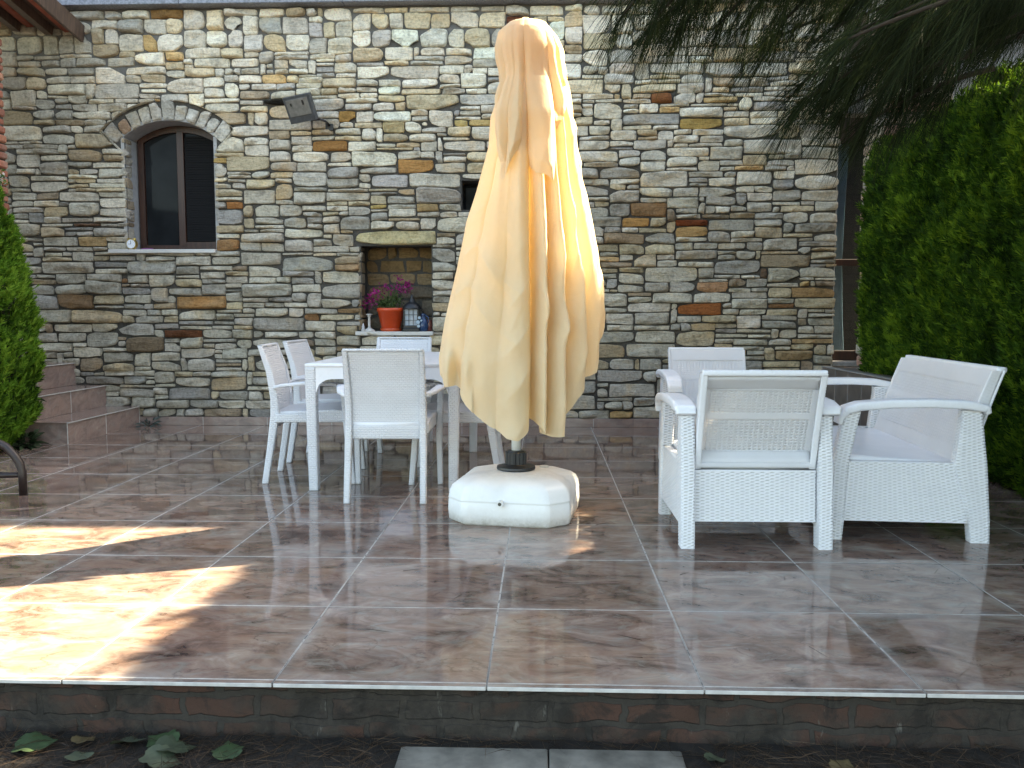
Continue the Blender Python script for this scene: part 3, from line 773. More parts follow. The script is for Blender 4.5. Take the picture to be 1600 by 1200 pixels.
for k in range(14):
    xx = -2.35+k*.17; pts = [Mt @ Vector((xx, -.80, .07)), Mt @ Vector((xx, .5, .07))]; b.tube(pts, .07, 10)
b.build('roof_tiles', simple('terracotta', (.38, .10, .06), .8, .25, 12, .4), pr, True)

# ------------------------------------------------------------------ floodlight
fl = thing('floodlight', 'grey floodlight with a glass face fixed to the stone wall right of the arched window', 'floodlight', (-1.95, YW-.20, 2.83))
fm = Matrix.Rotation(R(24), 4, 'X') @ Matrix.Rotation(R(-12), 4, 'Y') @ Matrix.Rotation(R(-10), 4, 'Z')
b = MB()
v = []
for y, sx, sz in ((-.06, .125, .105), (-.035, .13, .11), (.0, .125, .105), (.06, .085, .065), (.085, .07, .05)):
    v += [tuple(fm @ Vector((-sx, y, -sz*1.1))), tuple(fm @ Vector((sx*.95, y, -sz*1.1))), tuple(fm @ Vector((sx, y, sz))), tuple(fm @ Vector((-sx, y, sz)))]
f = [(0, 1, 2, 3)[::-1]]+[(k*4+j, k*4+(j+1) % 4, k*4+4+(j+1) % 4, k*4+4+j) for k in range(4) for j in range(4)]+[(16, 17, 18, 19)]
b.add(v, f); b.build('housing', simple('grey_cast_metal', (.05, .055, .06), .5, .3, 30), fl)
b = MB(); b.box(-.105, .105, -.066, -.0605, -.06, .085, .002, M=fm); b.build('glass_face', simple('dusty_lamp_glass', (.17, .165, .15), .25, .2, 25), fl)
for a_ in ((-.07, -.055, -.0690, -.0665, .03, .055), (.045, .062, -.0690, -.0665, .025, .065)): MB().box(*a_, M=fm).build('lamp_holder', M_BLACK, fl)
b = MB(); b.tube([(.07, .05, -.10), (.15, .03, -.10), (.19, .06, -.11), (.195, .16, -.12)], .011, 8); b.box(.16, .23, .165, .19, -.17, -.07, .004); b.build('bracket', M_BLACK, fl)

# ------------------------------------------------------------------ things on the sill and in the niche
ck = thing('alarm_clock', 'small round white alarm clock with brass rim on the left end of the window sill', 'clock', (-3.60, YW-.005, 1.612))
b = MB(); pts = [(0, -.022, .05), (0, .018, .05)]; b.tube(pts, .047, 24)
for sx in (-1, 1): b.tube([(sx*.026, -.003, .093), (sx*.034, -.003, .106)], [.017, .006], 10); b.tube([(sx*.025, -.002, .012), (sx*.035, -.002, .0)], .004, 6)
b.build('case', simple('brass', (.65, .45, .13), .3, .1, 20, Metallic=.8), ck)
b = MB(); b.tube([(0, -.0245, .05), (0, -.0222, .05)], .040, 24); b.build('dial', simple('white_dial', (.8, .82, .84), .4, .03, 5), ck)
b = MB(); b.box(-.0018, .0018, -.0262, -.0250, .05, .078); b.box(-.024, .0, -.0262, -.0250, .0485, .0515)
for k in range(12):
    a = k*PI/6; b.box(.034*math.sin(a)-.0016, .034*math.sin(a)+.0016, -.0262, -.0250, .05+.034*math.cos(a)-.0016, .05+.034*math.cos(a)+.0016)
b.build('hands', M_BLACK, ck)
o = MB().box(-.05, .05, -.02, .03, 0, .018, .006).build('folded_cloth', simple('purple_cloth', (.20, .07, .17), .9, .2, 30)); o.location = (-3.49, YW+.06, 1.612)
tag(o, 'small purple cloth lying beside the alarm clock on the window sill', 'cloth')

sy = YW-.02; sz = .868
pot = thing('flower_pot', 'orange red plastic flower pot on the wall niche shelf', 'flower pot', (-1.235, YW+.05, sz))
b = MB(); b.lathe([(.080, .012), (.085, .02), (.118, .175), (.122, .178), (.126, .180), (.127, .212), (.121, .214), (.117, .19), (.112, .185)], n=28); b.build('pot', simple('orange_red_plastic', (.55, .06, .015), .35, .08, 9), pot, True)
b = MB(); b.lathe([(.080, 0), (.094, .002), (.098, .028), (.093, .028), (.088, .01)], n=28); b.build('saucer', simple('orange_red_saucer', (.50, .07, .02), .35, .08, 9), pot, True)
b = MB(); b.lathe([(.105, .17), (.113, .188), (.05, .195)], n=20); b.build('soil', M_GROUND, pot)
pl = thing('flowering_plant', 'magenta flowering plant growing from the orange pot in the niche', 'plant', (-1.235, YW+.05, sz+.19))
g = np.random.default_rng(5); b = MB(); tips = []
for k in range(15):
    tx, tz = [(-.20, .10), (-.17, .14), (-.13, .17), (-.22, .06), (-.10, .15), (-.06, .22), (-.02, .19), (.03, .20), (.08, .20), (.13, .19), (.15, .17), (.16, .23), (.08, .28), (-.15, .08), (.14, .24)][k]
    ty = g.uniform(-.08, .04); tips.append((tx, ty, tz)); b.tube([(g.uniform(-.03, .03), 0, -.02), (tx*.35, ty*.4, tz*.75), (tx*.8, ty, tz*1.02), (tx, ty, tz)], [.004, .003, .002, .002], 5)
b.build('stems', simple('green_stem', (.06, .10, .03), .7, .2, 20), pl)
def petals(name, pts, per, rad, size, mat, parent, seed):
    g = np.random.default_rng(seed); V = []; q = []; vv = []
    for p in pts:
        for k in range(per):
            c = np.array(p)+g.normal(0, rad, 3); a = g.normal(size=3); a /= np.linalg.norm(a); bb = np.cross(a, g.normal(size=3)); bb /= np.linalg.norm(bb)
            s = size*g.uniform(.6, 1.2); o = len(V); V += [c-a*s, c-bb*s*.6+a*s*.1, c+a*s, c+bb*s*.6+a*s*.1]; q.append((o, o+1, o+2, o+3)); vv += [g.random()]*4
    return link(name, npmesh(name, V, q, var=vv), mat, parent)
petals('blossoms', tips, 26, .022, .014, m_leaf('magenta_petal', (.16, .008, .07), (.30, .015, .14), (.45, .03, .22), .3), pl, 2)
petals('leaves', [(x*.4, y*.5, z*.45) for x, y, z in tips]+[(-.05, -.02, .04), (0, -.03, .03), (.03, 0, .05), (-.08, -.03, .07)], 16, .028, .015, m_leaf('pot_leaf', (.02, .04, .01), (.06, .10, .03), (.14, .2, .07), .3), pl, 3)

cd = thing('candle_holder', 'slender white candlestick left of the orange pot in the niche', 'candlestick', (-1.425, YW+.0, sz))
b = MB(); b.lathe([(.052, 0), (.054, .006), (.046, .014), (.02, .028), (.012, .04), (.011, .13), (.018, .138), (.013, .146), (.03, .152), (.031, .158), (.01, .16)], n=18); b.build('stem', simple('aged_white_metal', (.52, .50, .46), .5, .2, 30), cd, True)
o = MB().lathe([(.012, 0), (.02, .012), (.012, .03), (.014, .045), (.008, .055), (.003, .075)], n=12).build('figurine', simple('pale_figurine', (.5, .5, .5), .6, .1, 30), None, True); o.location = (-1.475, YW-.03, sz)
tag(o, 'tiny pale figurine at the left end of the niche shelf', 'figurine')

ln = thing('lantern', 'black metal candle lantern with domed top right of the orange pot in the niche', 'lantern', (-1.035, YW+.02, sz))
b = MB(); b.box(-.078, .078, -.078, .078, 0, .03, .006); b.box(-.070, .070, -.070, .070, .03, .055, .004)
b.build('base', M_BLACK, ln)
b = MB()
for sx in (-1, 1):
    for sy_ in (-1, 1): b.box(sx*.062-.006, sx*.062+.006, sy_*.062-.006, sy_*.062+.006, .05, .20)
for k in (-.02, .02): b.box(k-.002, k+.002, -.066, -.062, .055, .2); b.box(-.066, -.062, k-.002, k+.002, .055, .2); b.box(k-.002, k+.002, .062, .066, .055, .2); b.box(.062, .066, k-.002, k+.002, .055, .2)
for z in (.1, .15): b.box(-.062, .062, -.066, -.062, z, z+.004)
b.build('cage', M_BLACK, ln)
b = MB(); b.lathe([(.088, .2), (.088, .21), (.076, .235), (.058, .255), (.032, .268), (.028, .275), (.03, .285), (.014, .295), (.02, .305), (.012, .316), (.008, .33), (.002, .338)], n=22); b.build('domed_roof', M_BLACK, ln, True)
tg2 = NT('lantern_glass'); tg2.set((.6, .7, .8), .05, None, Alpha=.35)
for y_ in (-.0585, .0565): MB().box(-.058, .058, y_, y_+.002, .055, .2).build('pane', tg2.m, ln)
b = MB(); b.lathe([(.027, .03), (.027, .12), (.022, .122)], n=16); b.build('candle', simple('cream_wax', (.7, .66, .55), .5, .05, 10), ln, True)

vb = thing('blue_ornament', 'dark blue glazed ornament with pale round spots between the lantern and the niche edge', 'ornament', (-.93, YW-.0, sz))
b = MB(); b.lathe([(.03, 0), (.042, .01), (.048, .05), (.04, .09), (.022, .12), (.018, .145), (.026, .16), (.02, .162)], n=18); b.tube([(.02, 0, .15), (.045, 0, .13), (.05, 0, .09), (.04, 0, .06)], .005, 6); b.build('body', simple('navy_glaze', (.02, .05, .12), .2, .2, 20), vb, True)
b = MB()
for x, z, r_ in ((-.028, .125, .013), (-.040, .085, .017), (-.036, .05, .014), (-.012, .10, .009)): b.tube([(x, -.052, z), (x, -.030, z)], r_, 14)
b.build('spots', simple('pale_blue_glaze', (.30, .40, .48), .3, .1, 20), vb)
o = MB().lathe([(.026, 0), (.036, .01), (.038, .06), (.03, .095), (.033, .105), (.028, .106)], n=16).build('dark_red_jar', simple('dark_red_glaze', (.10, .025, .02), .3, .5, 40), None, True); o.location = (-.868+.0-.012, YW+.03, sz)
tag(o, 'small dark red patterned jar at the right end of the niche shelf', 'jar')

# ------------------------------------------------------------------ armchairs (one with a single seat, one love seat)
def make_seat(name, label, width, loc, rz, group):
    t = thing(name, label, 'armchair' if width < 1 else 'sofa', loc, rz, group)
    W = width/2; dep = .015
    for sx in (-1, 1):
        xo = sx*(W-.032)
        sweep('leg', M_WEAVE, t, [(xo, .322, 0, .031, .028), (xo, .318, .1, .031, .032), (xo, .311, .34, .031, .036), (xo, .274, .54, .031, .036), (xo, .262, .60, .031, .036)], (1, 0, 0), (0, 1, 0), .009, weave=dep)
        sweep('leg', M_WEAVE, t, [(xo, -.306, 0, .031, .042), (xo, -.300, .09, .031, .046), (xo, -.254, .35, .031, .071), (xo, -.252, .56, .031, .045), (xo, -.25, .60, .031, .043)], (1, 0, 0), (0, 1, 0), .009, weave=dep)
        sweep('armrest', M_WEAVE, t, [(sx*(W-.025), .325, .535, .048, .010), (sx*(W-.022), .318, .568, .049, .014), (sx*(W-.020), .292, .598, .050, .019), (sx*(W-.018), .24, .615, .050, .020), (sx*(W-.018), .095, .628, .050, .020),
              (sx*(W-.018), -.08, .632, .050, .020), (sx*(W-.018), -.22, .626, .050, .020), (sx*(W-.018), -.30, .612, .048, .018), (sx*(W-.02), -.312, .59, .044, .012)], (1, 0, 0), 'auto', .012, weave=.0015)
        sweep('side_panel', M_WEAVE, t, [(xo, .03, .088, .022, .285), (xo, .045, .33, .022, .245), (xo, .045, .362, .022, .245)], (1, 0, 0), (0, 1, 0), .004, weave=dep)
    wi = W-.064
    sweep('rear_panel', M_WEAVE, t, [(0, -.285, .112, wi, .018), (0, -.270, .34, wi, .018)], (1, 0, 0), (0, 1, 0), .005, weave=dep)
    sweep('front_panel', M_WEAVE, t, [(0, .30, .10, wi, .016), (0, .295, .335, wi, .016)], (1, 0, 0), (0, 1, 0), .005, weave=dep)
    sweep('seat', M_SMOOTH, t, [(0, -.23, .335, wi, .020), (0, .1, .35, wi, .022), (0, .30, .365, wi, .022), (0, .335, .355, wi, .014)], (1, 0, 0), 'auto', .01, step=.02, ds=.02)
    # the back is a shallow pan: rims all round, a recessed panel with real openings, a sloping ledge at the foot
    nb = 1; bw = (2*wi)/nb
    for kb in range(nb):
        cx = -wi+bw*(kb+.5); hb = bw/2-.003
        def yb(z): s = (z-.34)/.43; return -.262-.10*s-.03*s*s+.0     # rear face line
        zs = np.linspace(.345, .775, 8)
        # panel facing the sitter
        P_, tt = interp_path([(cx, yb(z)+.055-.018*((z-.34)/.43), z) for z in zs], .007)
        n = int((2*hb-.02)/.0073); uu = np.linspace(-hb+.01, hb-.01, n); M_ = len(P_)
        V = np.zeros((2, M_, n, 3)); V[0, :, :, 0] = cx+uu; V[1, :, :, 0] = cx+uu
        V[0, :, :, 1] = P_[:, 1:2]; V[1, :, :, 1] = P_[:, 1:2]-.009; V[:, :, :, 2] = P_[:, 2][None, :, None]
        cup = .004*(1-(uu/hb)**2); V[:, :, :, 1] -= cup
        i = np.arange(M_-1)[:, None]; j = np.arange(n-1)[None, :]
        zc = P_[:-1, 2][:, None]+0*j; xc = np.abs(uu[:-1])[None, :]+0*i
        slot = (j % 3 != 0) & (i % 2 == 0) & (zc > .425) & (zc < .70) & (xc < hb-.04) & (np.abs(zc-.575) > .012)
        q = np.stack([i*n+j, i*n+j+1, (i+1)*n+j+1, (i+1)*n+j], -1)[~slot]
        qa = np.stack([i*n+j, i*n+j+1, (i+1)*n+j+1, (i+1)*n+j], -1).reshape(-1, 4); Q = np.vstack([qa, (q+M_*n)[:, ::-1]])
        # walls of every opening
        ew = []
        for (di, dj, e0, e1) in ((-1, 0, (0, 0), (0, 1)), (1, 0, (1, 1), (1, 0)), (0, -1, (1, 0), (0, 0)), (0, 1, (0, 1), (1, 1))):
            nbr = np.zeros_like(slot); 
            src = slot.copy(); sh = np.roll(slot, (-di, -dj), (0, 1)); m = src & ~sh
            ii, jj = np.nonzero(m); a = (ii+e0[0])*n+jj+e0[1]; c = (ii+e1[0])*n+jj+e1[1]
            ew.append(np.stack([a, c, c+M_*n, a+M_*n], 1))
        Q = np.vstack([Q]+ew)
        bp = link('backrest', npmesh('backrest', V.reshape(-1, 3), Q), M_BACK, t, False)
        for s_ in (-1, 1):
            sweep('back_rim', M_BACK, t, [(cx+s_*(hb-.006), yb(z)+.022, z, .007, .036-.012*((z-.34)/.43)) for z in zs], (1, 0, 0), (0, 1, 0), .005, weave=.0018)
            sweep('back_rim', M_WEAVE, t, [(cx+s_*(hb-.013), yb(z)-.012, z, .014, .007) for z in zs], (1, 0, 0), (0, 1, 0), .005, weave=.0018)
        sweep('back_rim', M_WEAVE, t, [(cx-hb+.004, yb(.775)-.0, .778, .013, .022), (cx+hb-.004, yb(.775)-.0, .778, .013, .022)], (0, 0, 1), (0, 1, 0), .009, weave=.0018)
        sweep('back_rim', M_BACK, t, [(cx-hb+.004, yb(.36)+.015, .362, .012, .036), (cx+hb-.004, yb(.36)+.015, .362, .012, .036)], (0, 0, 1), (0, 1, 0), .006)
        sweep('back_ledge', M_BACK, t, [(cx, yb(.38)-.006, .372, hb-.01, .004), (cx, yb(.42)+.048, .425, hb-.01, .004)], (1, 0, 0), 'auto', .003, step=.02, ds=.02)
        sweep('back_ledge', M_BACK, t, [(cx, yb(.76)-.006, .762, hb-.01, .004), (cx, yb(.69)+.034, .70, hb-.01, .004)], (1, 0, 0), 'auto', .003, step=.02, ds=.02)
    return t
AG = 'white woven plastic lounge seats'
ac = make_seat('armchair', 'white woven plastic armchair with its open back turned to the camera', .665, (1.093, 1.735, 0), R(.5), AG)
a3 = copy_tree(ac); a3.location = (1.31, 3.39, 0); a3.rotation_euler = (0, 0, PI-R(1)); a3['label'] = 'white woven plastic armchair farthest back near the stone wall, facing the camera'
so2 = make_seat('love_seat', 'white woven plastic love seat beside the right hedge, side panel to the camera', 1.30, (1.865, 2.19, 0), PI/2+R(-4.0)+R(0), AG)
so2.rotation_euler = (0, 0, PI/2-R(4)+R(0))

# ------------------------------------------------------------------ dining set
def make_dining_chair():
    t = thing('dining_chair', 'white wicker pattern plastic armchair in front of the table with its back to the camera', 'chair', (0, 0, 0), 0, 'white chairs round the dining table')
    for sx in (-1, 1):
        sweep('leg', M_WICK, t, [(sx*.208, -.272, 0, .0175, .019), (sx*.206, -.235, .22, .0185, .021), (sx*.203, -.205, .42, .020, .026), (sx*.203, -.206, .52, .019, .024),
                                (sx*.205, -.232, .68, .0165, .020), (sx*.207, -.285, .835, .014, .014)], (1, 0, 0), (0, 1, 0), .006, step=.012, ds=.008)
        sweep('leg', M_WICK, t, [(sx*.250, .262, 0, .0165, .017), (sx*.247, .235, .30, .018, .020), (sx*.258, .215, .585, .018, .019)], (1, 0, 0), (0, 1, 0), .006, step=.012, ds=.008)
        sweep('armrest', M_WICK, t, [(sx*.218, -.205, .585, .020, .010), (sx*.255, -.16, .600, .024, .010), (sx*.283, -.02, .615, .028, .011), (sx*.287, .15, .612, .028, .011), (sx*.280, .235, .600, .025, .010), (sx*.262, .25, .588, .02, .007)],
              (1, 0, 0), (0, 0, 1), .007, step=.012, ds=.008)
    sweep('seat', M_WICK, t, [(0, -.215, .425, .195, .014), (0, -.1, .428, .222, .014), (0, .15, .437, .235, .015), (0, .235, .432, .235, .013)], (1, 0, 0), 'auto', .008, step=.015, ds=.012)
    b_ = sweep('seat_apron', M_WICK, t, [(0, -.205, .345, .188, .012), (0, -.205, .42, .188, .014)], (1, 0, 0), (0, 1, 0), .006, step=.012, ds=.012)
    sweep('seat_apron', M_WICK, t, [(0, .228, .375, .228, .011), (0, .228, .43, .228, .011)], (1, 0, 0), (0, 1, 0), .006, step=.012, ds=.012)
    for sx in (-1, 1): sweep('seat_apron', M_WICK, t, [(sx*.222, .01, .375, .011, .21), (sx*.222, .01, .43, .011, .21)], (1, 0, 0), (0, 1, 0), .006, step=.012, ds=.012)
    sweep('backrest', M_WICK, t, [(0, -.205, .40, .190, .007), (0, -.204, .52, .190, .007), (0, -.228, .67, .192, .007), (0, -.262, .78, .194, .007), (0, -.280, .825, .195, .007)], (1, 0, 0), (0, 1, 0), .004, step=.012, ds=.01)
    sweep('top_rail', M_WICK, t, [(-.215, -.285, .835, .008, .015), (.215, -.285, .835, .008, .015)], (0, 0, 1), (0, 1, 0), .006, step=.012, ds=.008)
    return t
dc = make_dining_chair()
CH = [(-.705, 2.50, R(1.2), None),
      (-1.275, 2.975, -PI/2+R(5), 'white plastic armchair on the left of the table, nearer the camera of the two there'),
      (-1.315, 3.66, -PI/2-R(3), 'white plastic armchair on the left of the table, nearer the wall of the two'),
      (-.37, 2.985, PI/2, 'white plastic armchair on the right of the table, nearer the camera, half behind the parasol'),
      (-.42, 3.585, PI/2+R(3), 'white plastic armchair on the right of the table, nearer the wall, hidden by parasol'),
      (-.955, 4.22, PI, 'white plastic armchair at the far end of the table below the wall niche')]
for k, (x, y, rz, lb) in enumerate(CH):
    o = dc if k == 0 else copy_tree(dc)
    o.location = (x, y, 0); o.rotation_euler = (0, 0, rz)
    if lb: o['label'] = lb
tb = thing('dining_table', 'white wicker pattern plastic dining table with six chairs around it', 'table', (-.768, 3.27, 0), R(0))
TX, TY = .445, .745
sweep('table_top', M_WICK, tb, [(0, -TY, .735, TX, .011), (0, TY, .735, TX, .011)], (1, 0, 0), (0, 0, 1), .006, step=.02, ds=.02)
for sx in (-1, 1):
    for sy_ in (-1, 1):
        sweep('leg', M_WICK, tb, [(sx*(TX-.037), sy_*(TY-.037), 0, .027, .027), (sx*(TX-.032), sy_*(TY-.032), .55, .031, .031), (sx*(TX-.031), sy_*(TY-.031), .723, .031, .031)], (1, 0, 0), (0, 1, 0), .006, step=.012, ds=.008)
def apron(L, along):
    # arched underside at both ends
    n = 40; v = []; f = []; h = TX-.062 if along == 'x' else TY-.062; s0 = TX if along == 'x' else TY
    for k in range(n+1):
        u = -h+2*h*k/n; e = min(1, (h-abs(u))/.10); zb = .655-.085*(1-math.sqrt(max(0, 1-(1-e)**2)))
        for d in (-.010, .010):
            for z in (zb, .7235): v.append((u, d, z) if along == 'x' else (d, u, z))
    for k in range(n):
        a = k*4; f += [(a, a+4, a+5, a+1), (a+2, a+3, a+7, a+6), (a, a+2, a+6, a+4), (a+1, a+5, a+7, a+3)]
    return v, f
for s_ in (-1, 1):
    v, f = apron(TX, 'x'); o = MB().add([(x, y+s_*(TY-.014), z) for x, y, z in v], f).build('apron', M_SMOOTH, tb)
    v, f = apron(TY, 'y'); o = MB().add([(x+s_*(TX-.014), y, z) for x, y, z in v], f).build('apron', M_SMOOTH, tb)

# ------------------------------------------------------------------ parasol
ub = thing('parasol_base', 'chunky white water filled plastic parasol base on the tiles', 'parasol base', (.02, 2.02, 0), R(-9))
def octo(hx, hy, ch, z): return [(-hx+ch, -hy, z), (hx-ch, -hy, z), (hx, -hy+ch, z), (hx, hy-ch, z), (hx-ch, hy, z), (-hx+ch, hy, z), (-hx, hy-ch, z), (-hx, -hy+ch, z)]
def rounded_stack(rings, per=10):
    """rings of (hx,hy,chamfer,z); each edge subdivided and dented in the middle"""
    V = []; n = 8*per
    for hx, hy, ch, z, dent in rings:
        c = octo(hx, hy, ch, z)
        pts = []
        for k in range(8):
            a, b2 = np.array(c[k]), np.array(c[(k+1) % 8])
            for m in range(per):
                t_ = m/per; p = a*(1-t_)+b2*t_
                if k % 2 == 0:
                    dd = dent*math.exp(-((t_-.5)/.09)**2); nn_ = -p[:2]/np.linalg.norm(p[:2]); p[:2] += nn_*dd
                pts.append(p)
        pts = np.array(pts); 
        for _ in range(0): pts = .5*pts+.25*np.roll(pts, 1, 0)+.25*np.roll(pts, -1, 0)
        V.append(pts)
    V = np.vstack(V); R_ = len(rings)
    i = np.arange(R_-1)[:, None]*n; j = np.arange(n)[None, :]; q = np.stack([i+j, i+(j+1) % n, i+n+(j+1) % n, i+n+j], -1).reshape(-1, 4)
    V = np.vstack([V, [[0, 0, rings[-1][3]]]]); jj = np.arange(n); tr = np.stack([(R_-1)*n+jj, (R_-1)*n+(jj+1) % n, np.full(n, len(V)-1)], 1)
    return V, q, tr
rg = [(.285, .275, .085, .0, 0), (.302, .292, .09, .012, 0), (.306, .296, .09, .06, 0), (.304, .294, .09, .112, .0), (.302, .292, .09, .116, 0), (.306, .296, .09, .121, 0), (.303, .293, .09, .126, 0), (.300, .290, .09, .155, .012),
      (.287, .277, .085, .182, .018), (.262, .252, .08, .202, .022), (.235, .225, .075, .213, .022), (.19, .18, .06, .223, .018), (.13, .13, .04, .231, 0), (.06, .06, .02, .234, 0)]
V, q, tr = rounded_stack(rg)
link('tank', npmesh('tank', V, q, tr), M_BASEP, ub, True)
b = MB(); b.tube([(-.02, -.318, .118), (-.02, -.285, .118)], .016, 16); b.build('drain_boss', M_BASEP, ub)
b = MB(); b.tube([(-.02, -.3205, .118), (-.02, -.30, .118)], .0085, 12); b.build('plug', simple('grey_plug', (.07, .065, .05), .5, .2, 30), ub)
b = MB(); b.lathe([(.022, .226), (.026, .236), (.02, .238)], (.13, .10, 0), 14); b.build('filler_cap', simple('cap', (.5, .47, .42), .5, .1, 30), ub, True)

pa = thing('parasol', 'tall closed cream fabric parasol standing in the white base', 'parasol', (.02, 2.05, 0))
b = MB(); b.lathe([(.098, .235), (.100, .240), (.098, .250), (.062, .258), (.056, .262)], n=32)
for k in range(14):
    a = 2*PI*k/14; b.box(.044*math.cos(a)-.010, .044*math.cos(a)+.010, .044*math.sin(a)-.010, .044*math.sin(a)+.010, .26, .325, .003)
b.lathe([(.050, .258), (.050, .318), (.044, .330), (.026, .332)], n=28)
cl = b.build('locking_collar', M_BLACK, pa); cl.location = (0, -.03, 0)
b = MB(); b.tube([(0, -.03, .22), (0, -.015, 1.2), (0, 0, 2.44)], .0235, 20); b.build('pole', simple('white_pole', (.72, .72, .68), .3, .04, 10), pa, True)
b = MB(); b.tube([(.05, -.03, .30), (.055, -.02, .62)], .0012, 5); b.build('cord', M_BLACK, pa)
Ls = np.array([(.0, 2.478), (.036, 2.476), (-.034, 2.463), (-.079, 2.42), (-.089, 2.349), (-.082, 2.287), (-.07, 2.24), (-.067, 2.178), (-.131, 2.006), (-.141, 1.865), (-.203, 1.643), (-.256, 1.483), (-.309, 1.225), (-.363, .997), (-.398, .80), (-.395, .718), (-.39, .3)])
Ls[0] = (.03, 2.481); Ls[1] = (.01, 2.475)
Rs = np.array([(.06, 2.481), (.095, 2.476), (.14, 2.464), (.188, 2.392), (.208, 2.33), (.208, 2.284), (.221, 2.206), (.295, 1.987), (.336, 1.704), (.375, 1.545), (.436, 1.224), (.456, 1.03), (.45, .93), (.44, .3)])
def outl(z):
    l = np.interp(-z, -Ls[:, 1], Ls[:, 0]); r_ = np.interp(-z, -Rs[:, 1], Rs[:, 0]); return l, r_
CR = [-168, -137, -106, -78, -66, -50, -33, -12, 12, 40, 70, 100, 130, 160]           # crease directions in degrees
AM = [.14, .12, .08, .68, .50, .56, .40, .24, .2, .3, .35, .35, .35, .3]
def folds(thd, z, crs, amps):
    """radius factor for direction thd (deg); crs/amps already belong to this height"""
    f = np.ones_like(thd); N = len(crs)
    for k in range(N):
        a, c = crs[k], crs[(k+1) % N]; c = c if c > a else c+360
        t_ = (((thd-a) % 360))/(c-a); m = (t_ >= 0) & (t_ < 1); t_ = np.clip(t_, 0, 1)
        s = np.clip(np.sin(PI*t_), 0, 1)**.55
        am = amps[k]*(1-t_)+amps[(k+1) % N]*t_
        f = np.where(m, 1-am*(1-s), f)
    return f
def cloth(name, zbot, crs, amps, scale, seed, zt=2.481, NT_=480, NZ=230, parent=None):
    g = np.random.default_rng(seed); th = np.linspace(-180, 180, NT_, endpoint=False); V = np.zeros((NZ, NT_, 3))
    zb = zbot(th); n_ = len(crs)
    dr = g.normal(0, 2.4, n_); ph = g.uniform(0, 6, n_); z0 = g.uniform(2.0, 2.5, n_); zr = g.uniform(.25, .9, n_); wv = g.uniform(2, 6, n_); aw = g.uniform(0, .35, n_)
    zm = zt-(zt-zb.mean())*np.linspace(0, 1, NZ)
    patch = [(g.uniform(-175, 0), g.uniform(.6, 2.2), g.uniform(12, 34), g.uniform(.12, .38), g.uniform(-1, 1), g.uniform(12, 34), g.uniform(.004, .015)*(1 if scale > 1.05 else .8), g.uniform(0, 6)) for _ in range(15)]
    for i in range(NZ):
        s = i/(NZ-1); z = zt-(zt-zb)*s**1.02; zc = zm[i]
        l, r_ = outl(z); c = np.interp(z, [.4, 1.2, 2.2, 2.48], [.02, .03, .045, .045])
        co_, si = np.cos(np.radians(th)), np.sin(np.radians(th))
        sc2 = 1+(scale-1)*min(1, .35+s*1.0)*1.35; rr = np.where(co_ > 0, r_-c, c-l)*sc2; ry = .5*((r_-c)+(c-l))*sc2*.9
        grow = np.clip((2.47-zc)/.35, 0.15, 1)
        cz = [crs[k]+dr[k]*(zc-1.0)*1.2+.9*math.sin(zc*wv[k]+ph[k]) for k in range(n_)]
        az = [amps[k]*grow*min(1, max(.25, (z0[k]-zc)/zr[k]+.4))*(1+aw[k]*math.sin(zc*wv[k]*1.7+ph[k]*2)) for k in range(n_)]
        order = np.argsort(cz); cz = [cz[k] for k in order]; az = [az[k] for k in order]
        f = folds(th, z, cz, az)
        # the wide left panel sags in one broad soft fold
        d = .020*np.sin((th+150)/36.0+zc*2.2)*np.exp(-((th+125)/45)**2)*grow*min(1, max(0, 2.1-zc))
        for (pt, pz, sw, sh, tl, fq, am, p0) in patch:
            a_ = (th-pt)/sw; b_ = (zc-pz)/sh; w = np.exp(-a_**2-b_**2)
            d += w*am*(1-2*np.abs(np.sin((zc-pz)*fq*.5+tl*a_*4+p0))**.7)
        d += .0018*np.sin(np.radians(th)*23+zc*4+2*np.sin(zc*3+np.radians(th)*3))
        f = f+(1-f)*np.abs(co_)**12*.8
        rad_ = 1+d*(grow*(1-.5*np.abs(co_)**4))/np.maximum(.5*(rr+ry), .03)
        V[i, :, 0] = c+rr*f*co_*rad_; V[i, :, 1] = ry*f*si*rad_; V[i, :, 2] = z
    # hem: curls and a turned-out corner at the lower left
    X_, Z_ = V[..., 0], V[..., 2]; front = V[..., 1] < 0
    hem = np.linspace(0, 1, NZ)[:, None]
    V[..., 1] += front*np.clip(hem-.93, 0, 1)*.35*(V[..., 0] > -.2)
    k = np.exp(-((X_+.30)**2+(Z_-.74)**2)/.008); V[..., 1] -= k*.05*front*np.sin((X_+.36)*60)
    V = V.reshape(-1, 3); n = NT_
    i = np.arange(NZ-1)[:, None]*n; j = np.arange(n)[None, :]; q = np.stack([i+n+j, i+n+(j+1) % n, i+(j+1) % n, i+j], -1).reshape(-1, 4)
    return link(name, npmesh(name, V, q), M_CLOTH, parent, True)
ZT = np.array([(-180, .74), (-168, .70), (-158, .735), (-150, .67), (-140, .68), (-128, .60), (-112, .50), (-98, .435), (-90, .425), (-82, .46), (-77, .515), (-72, .46), (-64, .435), (-56, .44), (-49, .50), (-44, .62), (-40, .66), (-32, .70), (-24, .74), (-20, .86), (-12, .88), (-4, .97), (4, 1.03), (10, .95), (40, .75), (75, .85), (110, .7), (150, .8), (180, .74)])
canopy = cloth('canopy', lambda th: np.interp(th, ZT[:, 0], ZT[:, 1]), CR, AM, 1.0, 1, parent=pa)
VC = [-168, -140, -113, -82, -58, -36, -10, 30, 70, 110, 150]; VA = [.28, .32, .40, .50, .42, .34, .15, .3, .3, .3, .3]
